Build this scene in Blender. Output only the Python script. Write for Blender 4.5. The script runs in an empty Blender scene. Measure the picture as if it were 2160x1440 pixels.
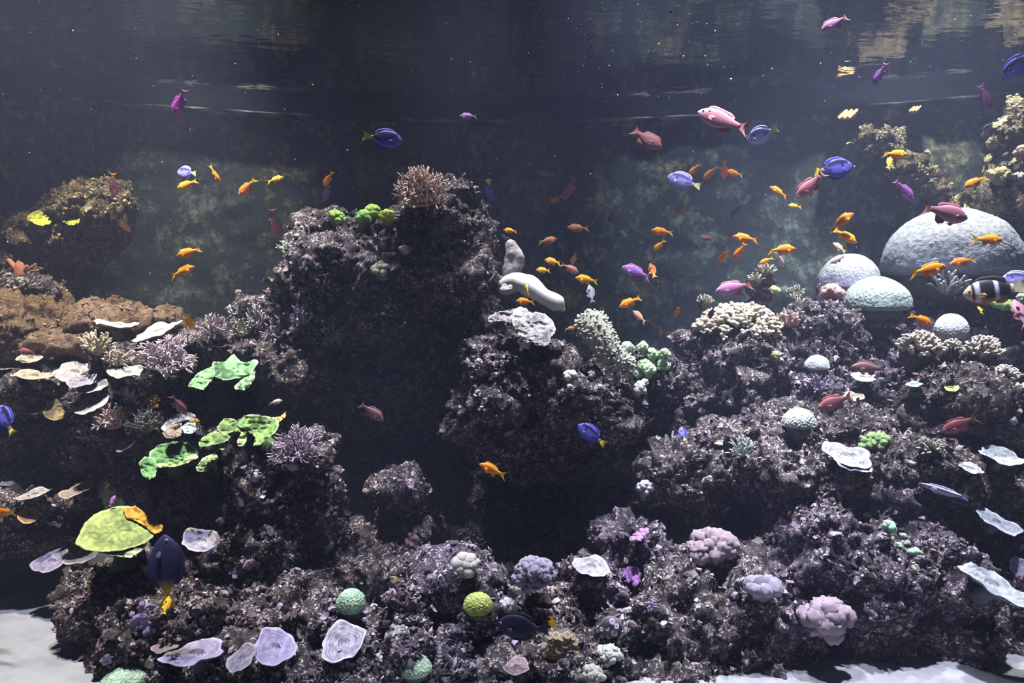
import bpy, bmesh, math
import numpy as np
from mathutils import Vector, Matrix
from mathutils.bvhtree import BVHTree

# ------------------------------------------------------------------ camera, world, lights, exposure
scene = bpy.context.scene
COL = scene.collection
F = 1700.0                                   # focal length in pixels of the 2160 x 1440 frame
cam_data = bpy.data.cameras.new('camera')
cam_data.sensor_width = 36.0
cam_data.lens = 36.0 * F / 2160.0
cam_data.clip_start = 0.02
cam = bpy.data.objects.new('camera', cam_data)
cam.location = (0, 0, 0)
cam.rotation_euler = (math.radians(90), 0, 0)
COL.objects.link(cam)
scene.camera = cam

world = bpy.data.worlds.new('room_beyond_glass')
world.use_nodes = True
bg = world.node_tree.nodes['Background']
bg.inputs[0].default_value = (0.36, 0.42, 0.85, 1)
bg.inputs[1].default_value = 0.02
scene.world = world

SURF = 1.12                                  # height of the water surface above the lens
FLOOR = -0.87                                # height of the sand


def spot(name, loc, aim, power, colour, angle, blend=0.6, radius=0.05):
    d = bpy.data.lights.new(name, 'SPOT')
    d.energy = power
    d.color = colour
    d.spot_size = math.radians(angle)
    d.spot_blend = blend
    d.shadow_soft_size = radius
    o = bpy.data.objects.new(name, d)
    o.location = loc
    o.rotation_euler = (Vector(aim) - Vector(loc)).to_track_quat('-Z', 'Y').to_euler()
    COL.objects.link(o)
    return o


# lamps hanging over the open water
spot('reef_lamp', (-1.50, 2.38, 2.6), (-1.42, 2.82, -0.3), 780, (1.0, 0.90, 0.74), 44)
spot('reef_lamp', (-0.35, 2.68, 2.6), (-0.33, 2.80, -0.3), 560, (0.95, 0.95, 1.0), 32)
spot('reef_lamp', (0.45, 2.60, 2.6), (0.42, 2.58, -0.3), 500, (0.88, 0.90, 1.0), 30)
spot('reef_lamp', (1.58, 3.12, 2.6), (1.52, 3.1, -0.2), 680, (0.93, 0.96, 1.0), 46, 0.4)
spot('reef_lamp', (-1.15, 1.95, 2.6), (-1.08, 2.18, -0.7), 660, (0.76, 0.78, 1.0), 42, 0.4)
spot('reef_lamp', (0.28, 1.95, 2.6), (0.26, 2.10, -0.7), 620, (0.77, 0.78, 1.0), 36)
spot('reef_lamp', (1.20, 2.15, 2.6), (1.15, 2.35, -0.6), 1020, (0.79, 0.81, 1.0), 43)
spot('wall_washer', (-1.35, 3.25, 2.6), (-1.30, 3.65, 0.2), 420, (0.96, 0.95, 0.90), 31, 0.9)
spot('wall_washer', (0.75, 3.20, 2.6), (0.80, 3.75, 0.2), 330, (0.74, 0.78, 1.0), 31, 0.9)

vs = scene.view_settings
vs.view_transform = 'Standard'
vs.look = 'None'
vs.exposure = 0.0
vs.gamma = 1.0
vs.use_curve_mapping = False
cy = scene.cycles
cy.max_bounces = 4
cy.diffuse_bounces = 2
cy.glossy_bounces = 2
cy.transmission_bounces = 2
cy.transparent_max_bounces = 6
cy.volume_bounces = 0
cy.use_adaptive_sampling = True
cy.adaptive_threshold = 0.03
cy.adaptive_min_samples = 12
cy.use_denoising = True
cy.sample_clamp_indirect = 4.0
cy.use_light_tree = False
cy.caustics_reflective = False
cy.caustics_refractive = False

# ------------------------------------------------------------------ helpers
R = np.random.RandomState


def P(px, py, d):
    """the place in the tank seen at that spot of the photograph, d metres into the tank"""
    return np.array(((px - 1080.0) / F * d, d, (720.0 - py) / F * d))


_g = R(7).normal(size=(256, 3))
_g /= np.linalg.norm(_g, axis=1)[:, None]
_perm = R(3).permutation(256)
_perm = np.concatenate([_perm, _perm, _perm])


def noise(p):
    p = np.asarray(p, float)
    i = np.floor(p).astype(int)
    f = p - i
    u = f * f * f * (f * (f * 6 - 15) + 10)
    i &= 255
    out = np.zeros(len(p))
    for cx in (0, 1):
        wx = u[:, 0] if cx else 1 - u[:, 0]
        hx = _perm[i[:, 0] + cx]
        for cyy in (0, 1):
            wy = u[:, 1] if cyy else 1 - u[:, 1]
            hy = _perm[hx + i[:, 1] + cyy]
            for cz in (0, 1):
                wz = u[:, 2] if cz else 1 - u[:, 2]
                g = _g[_perm[hy + i[:, 2] + cz]]
                out += wx * wy * wz * ((f[:, 0] - cx) * g[:, 0] + (f[:, 1] - cyy) * g[:, 1] + (f[:, 2] - cz) * g[:, 2])
    return out * 1.4


def tag(o, label=None, cat=None, group=None, kind=None):
    if label:
        o['label'] = label
    if cat:
        o['category'] = cat
    if group:
        o['group'] = group
    if kind:
        o['kind'] = kind
    return o


def empty(name, loc, rot=None):
    o = bpy.data.objects.new(name, None)
    o.empty_display_size = 0.02
    o.location = loc
    if rot is not None:
        o.rotation_euler = rot
    COL.objects.link(o)
    return o


def link(name, mesh, parent=None):
    o = bpy.data.objects.new(name, mesh)
    COL.objects.link(o)
    if parent is not None:
        o.parent = parent
    return o


class MB:
    """collects vertices, faces and pigment colours and links them as one mesh"""

    def __init__(self):
        self.v, self.f, self.c, self.n = [], [], [], 0

    def add(self, v, f, c):
        v = np.asarray(v, float)
        c = np.asarray(c, float)
        if c.ndim == 1:
            c = np.tile(c, (len(v), 1))
        self.v.append(v)
        self.c.append(c)
        self.f.extend([tuple(int(k) + self.n for k in q) for q in f])
        self.n += len(v)

    def tube(self, pts, rad, c, sides=6, tipc=None, round_tip=True):
        pts = np.asarray(pts, float)
        rad = list(rad)
        m = len(pts)
        if round_tip:                        # rounded end
            d = pts[-1] - pts[-2]
            d = d / (np.linalg.norm(d) + 1e-9)
            r = rad[-1]
            pts = np.vstack([pts, pts[-1] + d * r * .6, pts[-1] + d * r * .95])
            rad += [r * .8, r * .3]
        tang = np.gradient(pts, axis=0)
        tang /= np.linalg.norm(tang, axis=1)[:, None] + 1e-9
        ref = np.array((0.31, 0.9, 0.29)) if abs(tang[0] @ np.array((0.31, 0.9, 0.29))) < .9 else np.array((1., 0, 0))
        vs_, cs = [], []
        k = len(pts)
        for j in range(k):
            a = np.cross(tang[j], ref)
            a /= np.linalg.norm(a) + 1e-9
            b = np.cross(tang[j], a)
            t = j / (k - 1)
            cc = np.asarray(c) if tipc is None else np.asarray(c) * (1 - t) + np.asarray(tipc) * t
            for s in range(sides):
                th = 2 * math.pi * s / sides
                vs_.append(pts[j] + rad[j] * (a * math.cos(th) + b * math.sin(th)))
                cs.append(cc)
        fs = []
        for j in range(k - 1):
            for s in range(sides):
                s2 = (s + 1) % sides
                fs.append((j * sides + s, j * sides + s2, (j + 1) * sides + s2, (j + 1) * sides + s))
        fs.append(tuple(range((k - 1) * sides, k * sides)))
        fs.append(tuple(reversed(range(sides))))
        self.add(vs_, fs, cs)

    def mesh(self, name, mat, smooth=True):
        me = bpy.data.meshes.new(name)
        v = np.concatenate(self.v)
        me.from_pydata(v.tolist(), [], self.f)
        put_col(me, np.concatenate(self.c))
        me.materials.append(mat)
        if smooth:
            me.shade_smooth()
        me.update()
        return me

    def build(self, name, mat, parent=None, smooth=True):
        return link(name, self.mesh(name, mat, smooth), parent)


def put_col(me, c):
    at = me.attributes.new('Col', 'FLOAT_COLOR', 'POINT')
    c4 = np.ones((len(c), 4), np.float32)
    c4[:, :3] = c[:, :3]
    at.data.foreach_set('color', c4.ravel())


_ico = {}


def ico(sub):
    if sub not in _ico:
        bm = bmesh.new()
        bmesh.ops.create_icosphere(bm, subdivisions=sub, radius=1)
        bm.verts.ensure_lookup_table()
        v = np.array([x.co[:] for x in bm.verts])
        f = [tuple(x.index for x in q.verts) for q in bm.faces]
        bm.free()
        _ico[sub] = (v, f)
    return _ico[sub]


# ------------------------------------------------------------------ materials
def nmat(name, rough=0.8, spec=0.25):
    m = bpy.data.materials.new(name)
    m.use_nodes = True
    nt = m.node_tree
    b = nt.nodes['Principled BSDF']
    b.inputs['Roughness'].default_value = rough
    b.inputs['Specular IOR Level'].default_value = spec
    return m, nt, b


def N(nt, kind, **kw):
    n = nt.nodes.new(kind)
    for k, v in kw.items():
        if k.startswith('i_'):
            n.inputs[k[2:].replace('_', ' ')].default_value = v
        else:
            setattr(n, k, v)
    return n


def ramp(nt, stops, interp='LINEAR'):
    r = nt.nodes.new('ShaderNodeValToRGB')
    r.color_ramp.interpolation = interp
    e = r.color_ramp.elements
    while len(e) < len(stops):
        e.new(0.5)
    for el, (p, c) in zip(e, stops):
        el.position = p
        el.color = (*c, 1) if len(c) == 3 else c
    return r


def col_mat(name, rough=0.75, spec=0.25, scale=60.0, vary=0.35, bump=0.5, dist=0.004, voro=None):
    """pigment from the mesh's own colours, with fine grain"""
    m, nt, b = nmat(name, rough, spec)
    a = N(nt, 'ShaderNodeAttribute', attribute_name='Col')
    tc = N(nt, 'ShaderNodeTexCoord')
    nz = N(nt, 'ShaderNodeTexNoise', i_Scale=scale, i_Detail=3.0)
    nt.links.new(tc.outputs['Object'], nz.inputs['Vector'])
    rp = ramp(nt, [(0.3, (1 - vary,) * 3), (0.7, (1 + vary * .3,) * 3)])
    nt.links.new(nz.outputs['Fac'], rp.inputs['Fac'])
    mx = N(nt, 'ShaderNodeMix', data_type='RGBA', blend_type='MULTIPLY')
    mx.inputs[0].default_value = 1.0
    nt.links.new(a.outputs['Color'], mx.inputs[6])
    nt.links.new(rp.outputs['Color'], mx.inputs[7])
    nt.links.new(mx.outputs[2], b.inputs['Base Color'])
    if bump:
        bp = N(nt, 'ShaderNodeBump', i_Strength=bump, i_Distance=dist)
        if voro:
            vo = N(nt, 'ShaderNodeTexVoronoi', i_Scale=voro)
            nt.links.new(tc.outputs['Object'], vo.inputs['Vector'])
            nt.links.new(vo.outputs['Distance'], bp.inputs['Height'])
        else:
            nt.links.new(nz.outputs['Fac'], bp.inputs['Height'])
        nt.links.new(bp.outputs['Normal'], b.inputs['Normal'])
    return m


def rock_mat(name, cols, specks, sc=1.0):
    """crusted reef rock: mottled pigments, light coralline specks, rough relief"""
    m, nt, b = nmat(name, 0.9, 0.15)
    tc = N(nt, 'ShaderNodeTexCoord')
    big = N(nt, 'ShaderNodeTexNoise', i_Scale=7.0 * sc, i_Detail=4.0, i_Roughness=0.65)
    mid = N(nt, 'ShaderNodeTexNoise', i_Scale=38.0 * sc, i_Detail=5.0, i_Roughness=0.7, i_Distortion=0.6)
    fine = N(nt, 'ShaderNodeTexNoise', i_Scale=130.0 * sc, i_Detail=3.0, i_Roughness=0.6)
    vor = N(nt, 'ShaderNodeTexVoronoi', i_Scale=55.0 * sc)
    for n in (big, mid, fine, vor):
        nt.links.new(tc.outputs['Object'], n.inputs['Vector'])
    r1 = ramp(nt, [(0.30, cols[0]), (0.46, cols[1]), (0.56, cols[2]), (0.70, cols[3])])
    mixf = N(nt, 'ShaderNodeMath', operation='MULTIPLY_ADD')
    mixf.inputs[1].default_value = 0.6
    sc_ = N(nt, 'ShaderNodeMath', operation='MULTIPLY')
    sc_.inputs[1].default_value = 0.42
    nt.links.new(big.outputs['Fac'], sc_.inputs[0])
    nt.links.new(mid.outputs['Fac'], mixf.inputs[0])
    nt.links.new(sc_.outputs[0], mixf.inputs[2])
    nt.links.new(mixf.outputs[0], r1.inputs['Fac'])
    r2 = ramp(nt, [(0.52, (0, 0, 0)), (0.60, (1, 1, 1))])
    nt.links.new(fine.outputs['Fac'], r2.inputs['Fac'])
    r3 = ramp(nt, [(0.48, (0, 0, 0)), (0.56, (1, 1, 1))])
    nt.links.new(mid.outputs['Fac'], r3.inputs['Fac'])
    mm = N(nt, 'ShaderNodeMath', operation='MULTIPLY')
    nt.links.new(r2.outputs['Color'], mm.inputs[0])
    nt.links.new(r3.outputs['Color'], mm.inputs[1])
    rs = ramp(nt, [(0.3, specks[0]), (0.5, specks[1]), (0.65, specks[2])])
    nt.links.new(big.outputs['Fac'], rs.inputs['Fac'])
    mx = N(nt, 'ShaderNodeMix', data_type='RGBA')
    nt.links.new(mm.outputs[0], mx.inputs[0])
    nt.links.new(r1.outputs['Color'], mx.inputs[6])
    nt.links.new(rs.outputs['Color'], mx.inputs[7])
    nt.links.new(mx.outputs[2], b.inputs['Base Color'])
    ad = N(nt, 'ShaderNodeMath', operation='ADD')
    nt.links.new(mid.outputs['Fac'], ad.inputs[0])
    mv = N(nt, 'ShaderNodeMath', operation='MULTIPLY')
    mv.inputs[1].default_value = 0.5
    nt.links.new(fine.outputs['Fac'], mv.inputs[0])
    nt.links.new(mv.outputs[0], ad.inputs[1])
    bp = N(nt, 'ShaderNodeBump', i_Strength=1.0, i_Distance=0.022)
    nt.links.new(ad.outputs[0], bp.inputs['Height'])
    nt.links.new(bp.outputs['Normal'], b.inputs['Normal'])
    return m


M = {}
M['rock'] = rock_mat('crusted_rock', [(.016, .013, .014), (.045, .036, .038), (.09, .075, .075), (.20, .17, .17)],
                     [(.60, .54, .58), (.66, .60, .52), (.60, .48, .48)])
M['rock_violet'] = rock_mat('coralline_rock', [(.018, .014, .020), (.055, .043, .056), (.12, .10, .12), (.26, .22, .26)],
                            [(.52, .42, .62), (.58, .52, .60), (.50, .34, .50)])
M['rock_tan'] = rock_mat('tan_rock', [(.085, .055, .03), (.16, .105, .062), (.235, .16, .098), (.30, .22, .14)],
                         [(.32, .23, .15), (.35, .26, .18), (.28, .19, .11)])
M['rock_olive'] = rock_mat('olive_rock', [(.02, .017, .012), (.06, .047, .03), (.15, .12, .075), (.32, .26, .16)],
                           [(.6, .5, .3), (.45, .36, .14), (.6, .52, .38)])
M['coral'] = col_mat('coral_skin')
M['brain'] = col_mat('brain_coral_skin', vary=0.25, scale=40, bump=0.35, dist=0.004, voro=130)
M['leaf'] = col_mat('leaf_coral_skin', vary=0.3, scale=34, bump=1.0, dist=0.012)
M['honey'] = col_mat('honeycomb_coral_skin', vary=0.3, scale=40, bump=1.0, dist=0.006, voro=150)
M['smooth'] = col_mat('smooth_sponge_skin', vary=0.15, bump=0.15)
M['ledge'] = col_mat('ledge_crust', rough=1.0, spec=0.0, vary=0.4, scale=60)
M['growth'] = col_mat('encrusting_growth', vary=0.5, scale=90)
M['fish'] = col_mat('fish_skin', rough=0.62, spec=0.22, vary=0.08, scale=30, bump=0.0)
# ------------------------------------------------------------------ the tank
def sand_material():
    m, nt, b = nmat('pale_sand', 0.95, 0.1)
    tc = N(nt, 'ShaderNodeTexCoord')
    n1 = N(nt, 'ShaderNodeTexNoise', i_Scale=9.0, i_Detail=5.0, i_Roughness=0.7)
    n2 = N(nt, 'ShaderNodeTexNoise', i_Scale=220.0, i_Detail=2.0)
    nt.links.new(tc.outputs['Object'], n1.inputs['Vector'])
    nt.links.new(tc.outputs['Object'], n2.inputs['Vector'])
    r = ramp(nt, [(0.3, (.20, .21, .23)), (0.6, (.29, .30, .32))])
    nt.links.new(n1.outputs['Fac'], r.inputs['Fac'])
    nt.links.new(r.outputs['Color'], b.inputs['Base Color'])
    bp = N(nt, 'ShaderNodeBump', i_Strength=0.5, i_Distance=0.004)
    nt.links.new(n2.outputs['Fac'], bp.inputs['Height'])
    nt.links.new(bp.outputs['Normal'], b.inputs['Normal'])
    return m


def grid_mesh(name, nx, ny, fn, mat):
    u, v = np.meshgrid(np.linspace(0, 1, nx), np.linspace(0, 1, ny))
    p = fn(u.ravel(), v.ravel())
    me = bpy.data.meshes.new(name)
    q = []
    for j in range(ny - 1):
        b0 = j * nx
        q.extend([(b0 + i, b0 + i + 1, b0 + nx + i + 1, b0 + nx + i) for i in range(nx - 1)])
    me.from_pydata(p.tolist(), [], q)
    me.materials.append(mat)
    me.shade_smooth()
    return me


def floor_fn(u, v):
    x = -5.4 + 10.8 * u
    y = 0.5 + 4.2 * v
    q = np.stack([x, y, 0 * x], 1)
    z = FLOOR + 0.03 * noise(q * 2.2) + 0.012 * noise(q * 9 + 5) + 0.006 * noise(q * 24)
    return np.stack([x, y, z], 1)


floor = link('floor', grid_mesh('floor', 260, 150, floor_fn, sand_material()))
tag(floor, 'pale coarse sand covering the bottom of the tank', kind='structure')

WALL_R, WALL_Y = 5.65, -1.72


def wall_material():
    m, nt, b = nmat('algae_wall', 0.85, 0.2)
    tc = N(nt, 'ShaderNodeTexCoord')
    big = N(nt, 'ShaderNodeTexNoise', i_Scale=1.1, i_Detail=3.0)
    mid = N(nt, 'ShaderNodeTexNoise', i_Scale=8.0, i_Detail=8.0, i_Roughness=0.72, i_Distortion=0.15)
    fine = N(nt, 'ShaderNodeTexNoise', i_Scale=34.0, i_Detail=4.0, i_Roughness=0.7)
    mp = N(nt, 'ShaderNodeMapping')
    mp.inputs['Scale'].default_value = (1, 1, 0.85)
    nt.links.new(tc.outputs['Object'], mp.inputs['Vector'])
    for n in (big, mid, fine):
        nt.links.new(mp.outputs[0], n.inputs['Vector'])
    base = ramp(nt, [(0.35, (.018, .028, .030)), (0.65, (.045, .062, .052))])
    nt.links.new(big.outputs['Fac'], base.inputs['Fac'])
    alg = ramp(nt, [(0.40, (.30, .25, .08)), (0.5, (.18, .22, .14)), (0.62, (.24, .30, .29))])
    nt.links.new(big.outputs['Fac'], alg.inputs['Fac'])
    r = ramp(nt, [(0.50, (0, 0, 0)), (0.60, (1, 1, 1))])
    nt.links.new(mid.outputs['Fac'], r.inputs['Fac'])
    r2 = ramp(nt, [(0.4, (0.1, 0.1, 0.1)), (0.6, (1, 1, 1))])
    nt.links.new(fine.outputs['Fac'], r2.inputs['Fac'])
    mu = N(nt, 'ShaderNodeMath', operation='MULTIPLY')
    nt.links.new(r.outputs['Color'], mu.inputs[0])
    nt.links.new(r2.outputs['Color'], mu.inputs[1])
    mx = N(nt, 'ShaderNodeMix', data_type='RGBA')
    nt.links.new(mu.outputs[0], mx.inputs[0])
    nt.links.new(base.outputs['Color'], mx.inputs[6])
    nt.links.new(alg.outputs['Color'], mx.inputs[7])
    nt.links.new(mx.outputs[2], b.inputs['Base Color'])
    bp = N(nt, 'ShaderNodeBump', i_Strength=0.7, i_Distance=0.03)
    nt.links.new(mid.outputs['Fac'], bp.inputs['Height'])
    nt.links.new(bp.outputs['Normal'], b.inputs['Normal'])
    return m


M['wall'] = wall_material()


def wall_fn(u, v):
    a = np.radians(-74 + 148 * u)
    z = FLOOR - 0.15 + v * (SURF + 0.5 - FLOOR + 0.15)
    q = np.stack([WALL_R * a, z, 0 * z], 1)
    rr = WALL_R - 0.05 * np.maximum(0, noise(q * 2.0 + 3)) - 0.02 * np.abs(noise(q * 7.0)) - 0.008 * np.abs(noise(q * 19.0))
    return np.stack([rr * np.sin(a), WALL_Y + rr * np.cos(a), z], 1)


wall_back = link('wall_back', grid_mesh('wall_back', 420, 110, wall_fn, M['wall']))
tag(wall_back, 'dark curved tank wall mottled with olive and grey algae', kind='structure')

# crusted ledge that runs along the wall just under the water line
mb = MB()
na = 300
for j in range(na):
    pass
aa = np.radians(np.linspace(-60, 60, na))
prof = [(0.02, 0.034), (-0.040, 0.032), (-0.045, -0.016), (-0.052, -0.022), (-0.048, -0.029), (0.02, -0.034)]
vv, cc = [], []
for j, a in enumerate(aa):
    for ip, (dr, dz) in enumerate(prof):
        w = noise(np.array([[a * 60, dz * 90, 4.0], [a * 25, dz * 50, 9.0], [a * 6, 0, 2.0]]))
        r_ = WALL_R - 0.02 + dr + 0.02 * w[1] + 0.008 * w[0]
        vv.append((r_ * math.sin(a), WALL_Y + r_ * math.cos(a), SURF - 0.035 + dz + 0.005 * w[0]))
        k = max(0, min(1, (w[0] + .2) * 2.6)) * max(0, min(1, (w[2] + .15) * 2.5)) * (ip in (3, 4))
        cc.append(np.array((.006, .007, .008)) * (1 - k) + np.array((.40, .41, .38)) * k)
fs = []
L_ = len(prof)
for j in range(na - 1):
    for i in range(L_ - 1):
        fs.append((j * L_ + i, (j + 1) * L_ + i, (j + 1) * L_ + i + 1, j * L_ + i + 1))
mb.add(vv, fs, cc)
tag(mb.build('trim_1', M['ledge']), 'crusted ledge along the tank wall just under the water line', kind='structure')


# water: one body with a rippled top, faintly cloudy
def water_material():
    m = bpy.data.materials.new('cloudy_water')
    m.use_nodes = True
    nt = m.node_tree
    nt.nodes.remove(nt.nodes['Principled BSDF'])
    out = nt.nodes['Material Output']
    tr = N(nt, 'ShaderNodeBsdfTransparent')
    gl = N(nt, 'ShaderNodeBsdfGlossy', i_Roughness=0.03)
    fr = N(nt, 'ShaderNodeFresnel', i_IOR=1.33)
    tc = N(nt, 'ShaderNodeTexCoord')
    mp = N(nt, 'ShaderNodeMapping')
    mp.inputs['Scale'].default_value = (1.0, 2.2, 1)
    mp.inputs['Rotation'].default_value = (0, 0, math.radians(-14))
    nz = N(nt, 'ShaderNodeTexNoise', i_Scale=5.0, i_Detail=3.0, i_Roughness=0.5)
    nt.links.new(tc.outputs['Object'], mp.inputs['Vector'])
    nt.links.new(mp.outputs[0], nz.inputs['Vector'])
    bp = N(nt, 'ShaderNodeBump', i_Strength=0.35, i_Distance=0.012)
    nt.links.new(nz.outputs['Fac'], bp.inputs['Height'])
    nt.links.new(bp.outputs['Normal'], gl.inputs['Normal'])
    mx = N(nt, 'ShaderNodeMixShader')
    nt.links.new(fr.outputs[0], mx.inputs[0])
    nt.links.new(tr.outputs[0], mx.inputs[1])
    nt.links.new(gl.outputs[0], mx.inputs[2])
    nt.links.new(mx.outputs[0], out.inputs['Surface'])
    vo = N(nt, 'ShaderNodeVolumeScatter')
    vo.inputs['Color'].default_value = (0.60, 0.68, 1.0, 1)
    vo.inputs['Density'].default_value = HAZE
    vo.inputs['Anisotropy'].default_value = 0.25
    nt.links.new(vo.outputs[0], out.inputs['Volume'])
    return m


HAZE = 0.034
mb = MB()
x0, x1, y0, y1, z0, z1 = -6.0, 6.0, -0.35, 4.6, FLOOR - 0.4, SURF
mb.add([(x0, y0, z0), (x1, y0, z0), (x1, y1, z0), (x0, y1, z0), (x0, y0, z1), (x1, y0, z1), (x1, y1, z1), (x0, y1, z1)],
       [(3, 2, 1, 0), (4, 5, 6, 7), (0, 1, 5, 4), (1, 2, 6, 5), (2, 3, 7, 6), (3, 0, 4, 7)], (1, 1, 1))
water = mb.build('water', water_material(), smooth=False)
tag(water, 'hazy blue-grey water with a rippled mirror-like surface above', kind='structure')

# ------------------------------------------------------------------ rocks
ROCK_TREES = []
GROW = {'mix': [(.52, .47, .52), (.30, .24, .28), (.12, .09, .10), (.42, .36, .28), (.20, .16, .17), (.60, .56, .52), (.34, .24, .32), (.08, .06, .07), (.08, .06, .07)],
        'violet': [(.50, .44, .54), (.30, .25, .32), (.62, .58, .60), (.16, .13, .16), (.40, .29, .38), (.09, .07, .09), (.30, .27, .28), (.09, .07, .08), (.5, .46, .42)],
        'tan': [(.34, .24, .15), (.26, .175, .10), (.38, .29, .19), (.2, .14, .08)],
        'olive': [(.55, .47, .26), (.40, .30, .12), (.60, .54, .40), (.22, .17, .08), (.12, .1, .06)]}


def growth_mesh(co, no, area_w, rng, n, pal, size, name):
    """small knobs, stubs and flakes crusting a rock"""
    keep = np.where((no[:, 2] > -0.55) & ((no[:, 1] < 0.45) | (no[:, 2] > 0.4)))[0]
    if len(keep) == 0:
        return None
    idx = rng.choice(keep, n)
    v0, f0 = ico(1)
    f0 = np.array(f0)
    K = len(v0)
    # patchy: keep spots where a broad noise is high
    pn = noise(co[idx] * 9 + 11)
    idx = idx[pn > -0.18]
    n = len(idx)
    base = co[idx]
    nn = no[idx] + rng.normal(0, .35, (n, 3))
    nn /= np.linalg.norm(nn, axis=1)[:, None]
    t1 = np.cross(nn, rng.normal(size=(n, 3)))
    t1 /= np.linalg.norm(t1, axis=1)[:, None]
    t2 = np.cross(nn, t1)
    s = size * np.exp(rng.normal(0, .45, n))
    kind = rng.rand(n)
    hh = np.where(kind < .6, 0.7, np.where(kind < .75, 1.3, 0.35))
    ww = np.where(kind < .6, 0.9, np.where(kind < .75, 0.42, 1.3))
    loc = v0[None] * np.clip(1 + 0.5 * rng.normal(size=(n, K, 1)), .25, 2.2)
    V = base[:, None] + s[:, None, None] * (loc[..., :1] * (t1 * ww[:, None])[:, None] + loc[..., 1:2] * (t2 * ww[:, None] * .75)[:, None]
                                            + (loc[..., 2:3] + .35) * (nn * hh[:, None])[:, None])
    pal = np.array(pal)
    C = pal[rng.randint(0, len(pal), n)] * rng.uniform(.45, 1.05, (n, 1))
    C = np.repeat(C[:, None], K, 1)
    Fc = (f0[None] + (np.arange(n) * K)[:, None, None]).reshape(-1, 3)
    me = bpy.data.meshes.new(name)
    me.from_pydata(V.reshape(-1, 3).tolist(), [], Fc.tolist())
    put_col(me, C.reshape(-1, 3))
    me.materials.append(M['growth'])
    return me


def rock(name, blobs, label, seed, mat='rock', voxel=0.0075, amp=1.0, grow='mix', ngrow=700, gsize=0.0062, smoothk=1.0, cat='rock', group=None):
    rng = R(seed)
    V0, F0 = ico(3)
    vs_, fs = [], []
    k = 0
    for (px, py, d, rx, ry, rz) in blobs:
        c = P(px, py, d)
        s = np.array((rx, ry, rz)) * d / F
        q = V0 * (1 + 0.16 * noise(V0 * 1.6 + rng.uniform(0, 90, 3))[:, None])
        vs_.append(q * s + c)
        fs.extend([tuple(i + k for i in t) for t in F0])
        k += len(V0)
    me = bpy.data.meshes.new(name + '_blobs')
    me.from_pydata(np.concatenate(vs_).tolist(), [], fs)
    tmp = bpy.data.objects.new('tmp', me)
    COL.objects.link(tmp)
    md = tmp.modifiers.new('r', 'REMESH')
    md.mode = 'VOXEL'
    md.voxel_size = voxel
    md2 = tmp.modifiers.new('s', 'SMOOTH')
    md2.factor = 0.8
    md2.iterations = 6
    dg = bpy.context.evaluated_depsgraph_get()
    out = bpy.data.meshes.new_from_object(tmp.evaluated_get(dg))
    bpy.data.objects.remove(tmp)
    bpy.data.meshes.remove(me)
    n = len(out.vertices)
    co = np.empty(n * 3, np.float32)
    no = np.empty(n * 3, np.float32)
    out.vertices.foreach_get('co', co)
    out.vertex_normals.foreach_get('vector', no)
    co = co.reshape(-1, 3).astype(float)
    no = no.reshape(-1, 3).astype(float)
    o3 = rng.uniform(0, 200, 3)
    warp = co + 0.02 * np.stack([noise(co * 8 + o3), noise(co * 8 + o3 + 40), noise(co * 8 + o3 + 80)], 1)
    h = 0.085 * noise(warp * 4.2 + o3)
    h += 0.050 * (0.32 - np.abs(noise(warp * 9.5 + o3))) * 1.0
    h += 0.030 * (np.abs(noise(warp * 19 + o3 + 7)) - 0.2)
    h += 0.030 * (np.abs(noise(warp * 34 + o3 + 3)) - 0.2)
    h -= 0.050 * np.clip(noise(warp * 11 + o3 + 31) - 0.15, 0, 1) * 2.2        # holes
    h += 0.014 * noise(warp * 66 + o3)
    co = co + no * (h * amp)[:, None]
    org = P(*blobs[0][:3])
    org[2] = co[:, 2].min()
    out.vertices.foreach_set('co', (co - org).astype(np.float32).ravel())
    out.materials.clear()
    out.materials.append(M[mat])
    out.shade_smooth()
    out.update()
    root = empty(name, org)
    tag(root, label, cat, group)
    body = link('rock_body', out, root)
    nf = len(out.polygons)
    out.vertex_normals.foreach_get('vector', nb := np.empty(n * 3, np.float32))
    if ngrow:
        g = growth_mesh(co - org, nb.reshape(-1, 3).astype(float), None, rng, ngrow, GROW[grow], gsize, 'encrusting_growth')
        if g:
            go = link('encrusting_growth', g, root)
            go['kind'] = 'stuff'
    lv = np.empty(nf * 4, np.int32)
    try:
        polys = [tuple(p.vertices) for p in out.polygons]
        ROCK_TREES.append(BVHTree.FromPolygons([Vector(c) for c in co], polys))
    except Exception as e:
        print('bvh', name, e)
    return root


def hit(px, py, fallback=2.6, near=0.0):
    d = Vector(P(px, py, 1.0)).normalized()
    best = None
    for t in ROCK_TREES:
        loc, nrm, i, dist = t.ray_cast(Vector((0, 0, 0)), d)
        if loc is not None and loc.y > near and (best is None or loc.y < best[0].y):
            best = (loc, nrm)
    if best is None:
        return P(px, py, fallback), np.array((0, -.5, .86)), False
    return np.array(best[0]), np.array(best[1]), True


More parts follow.
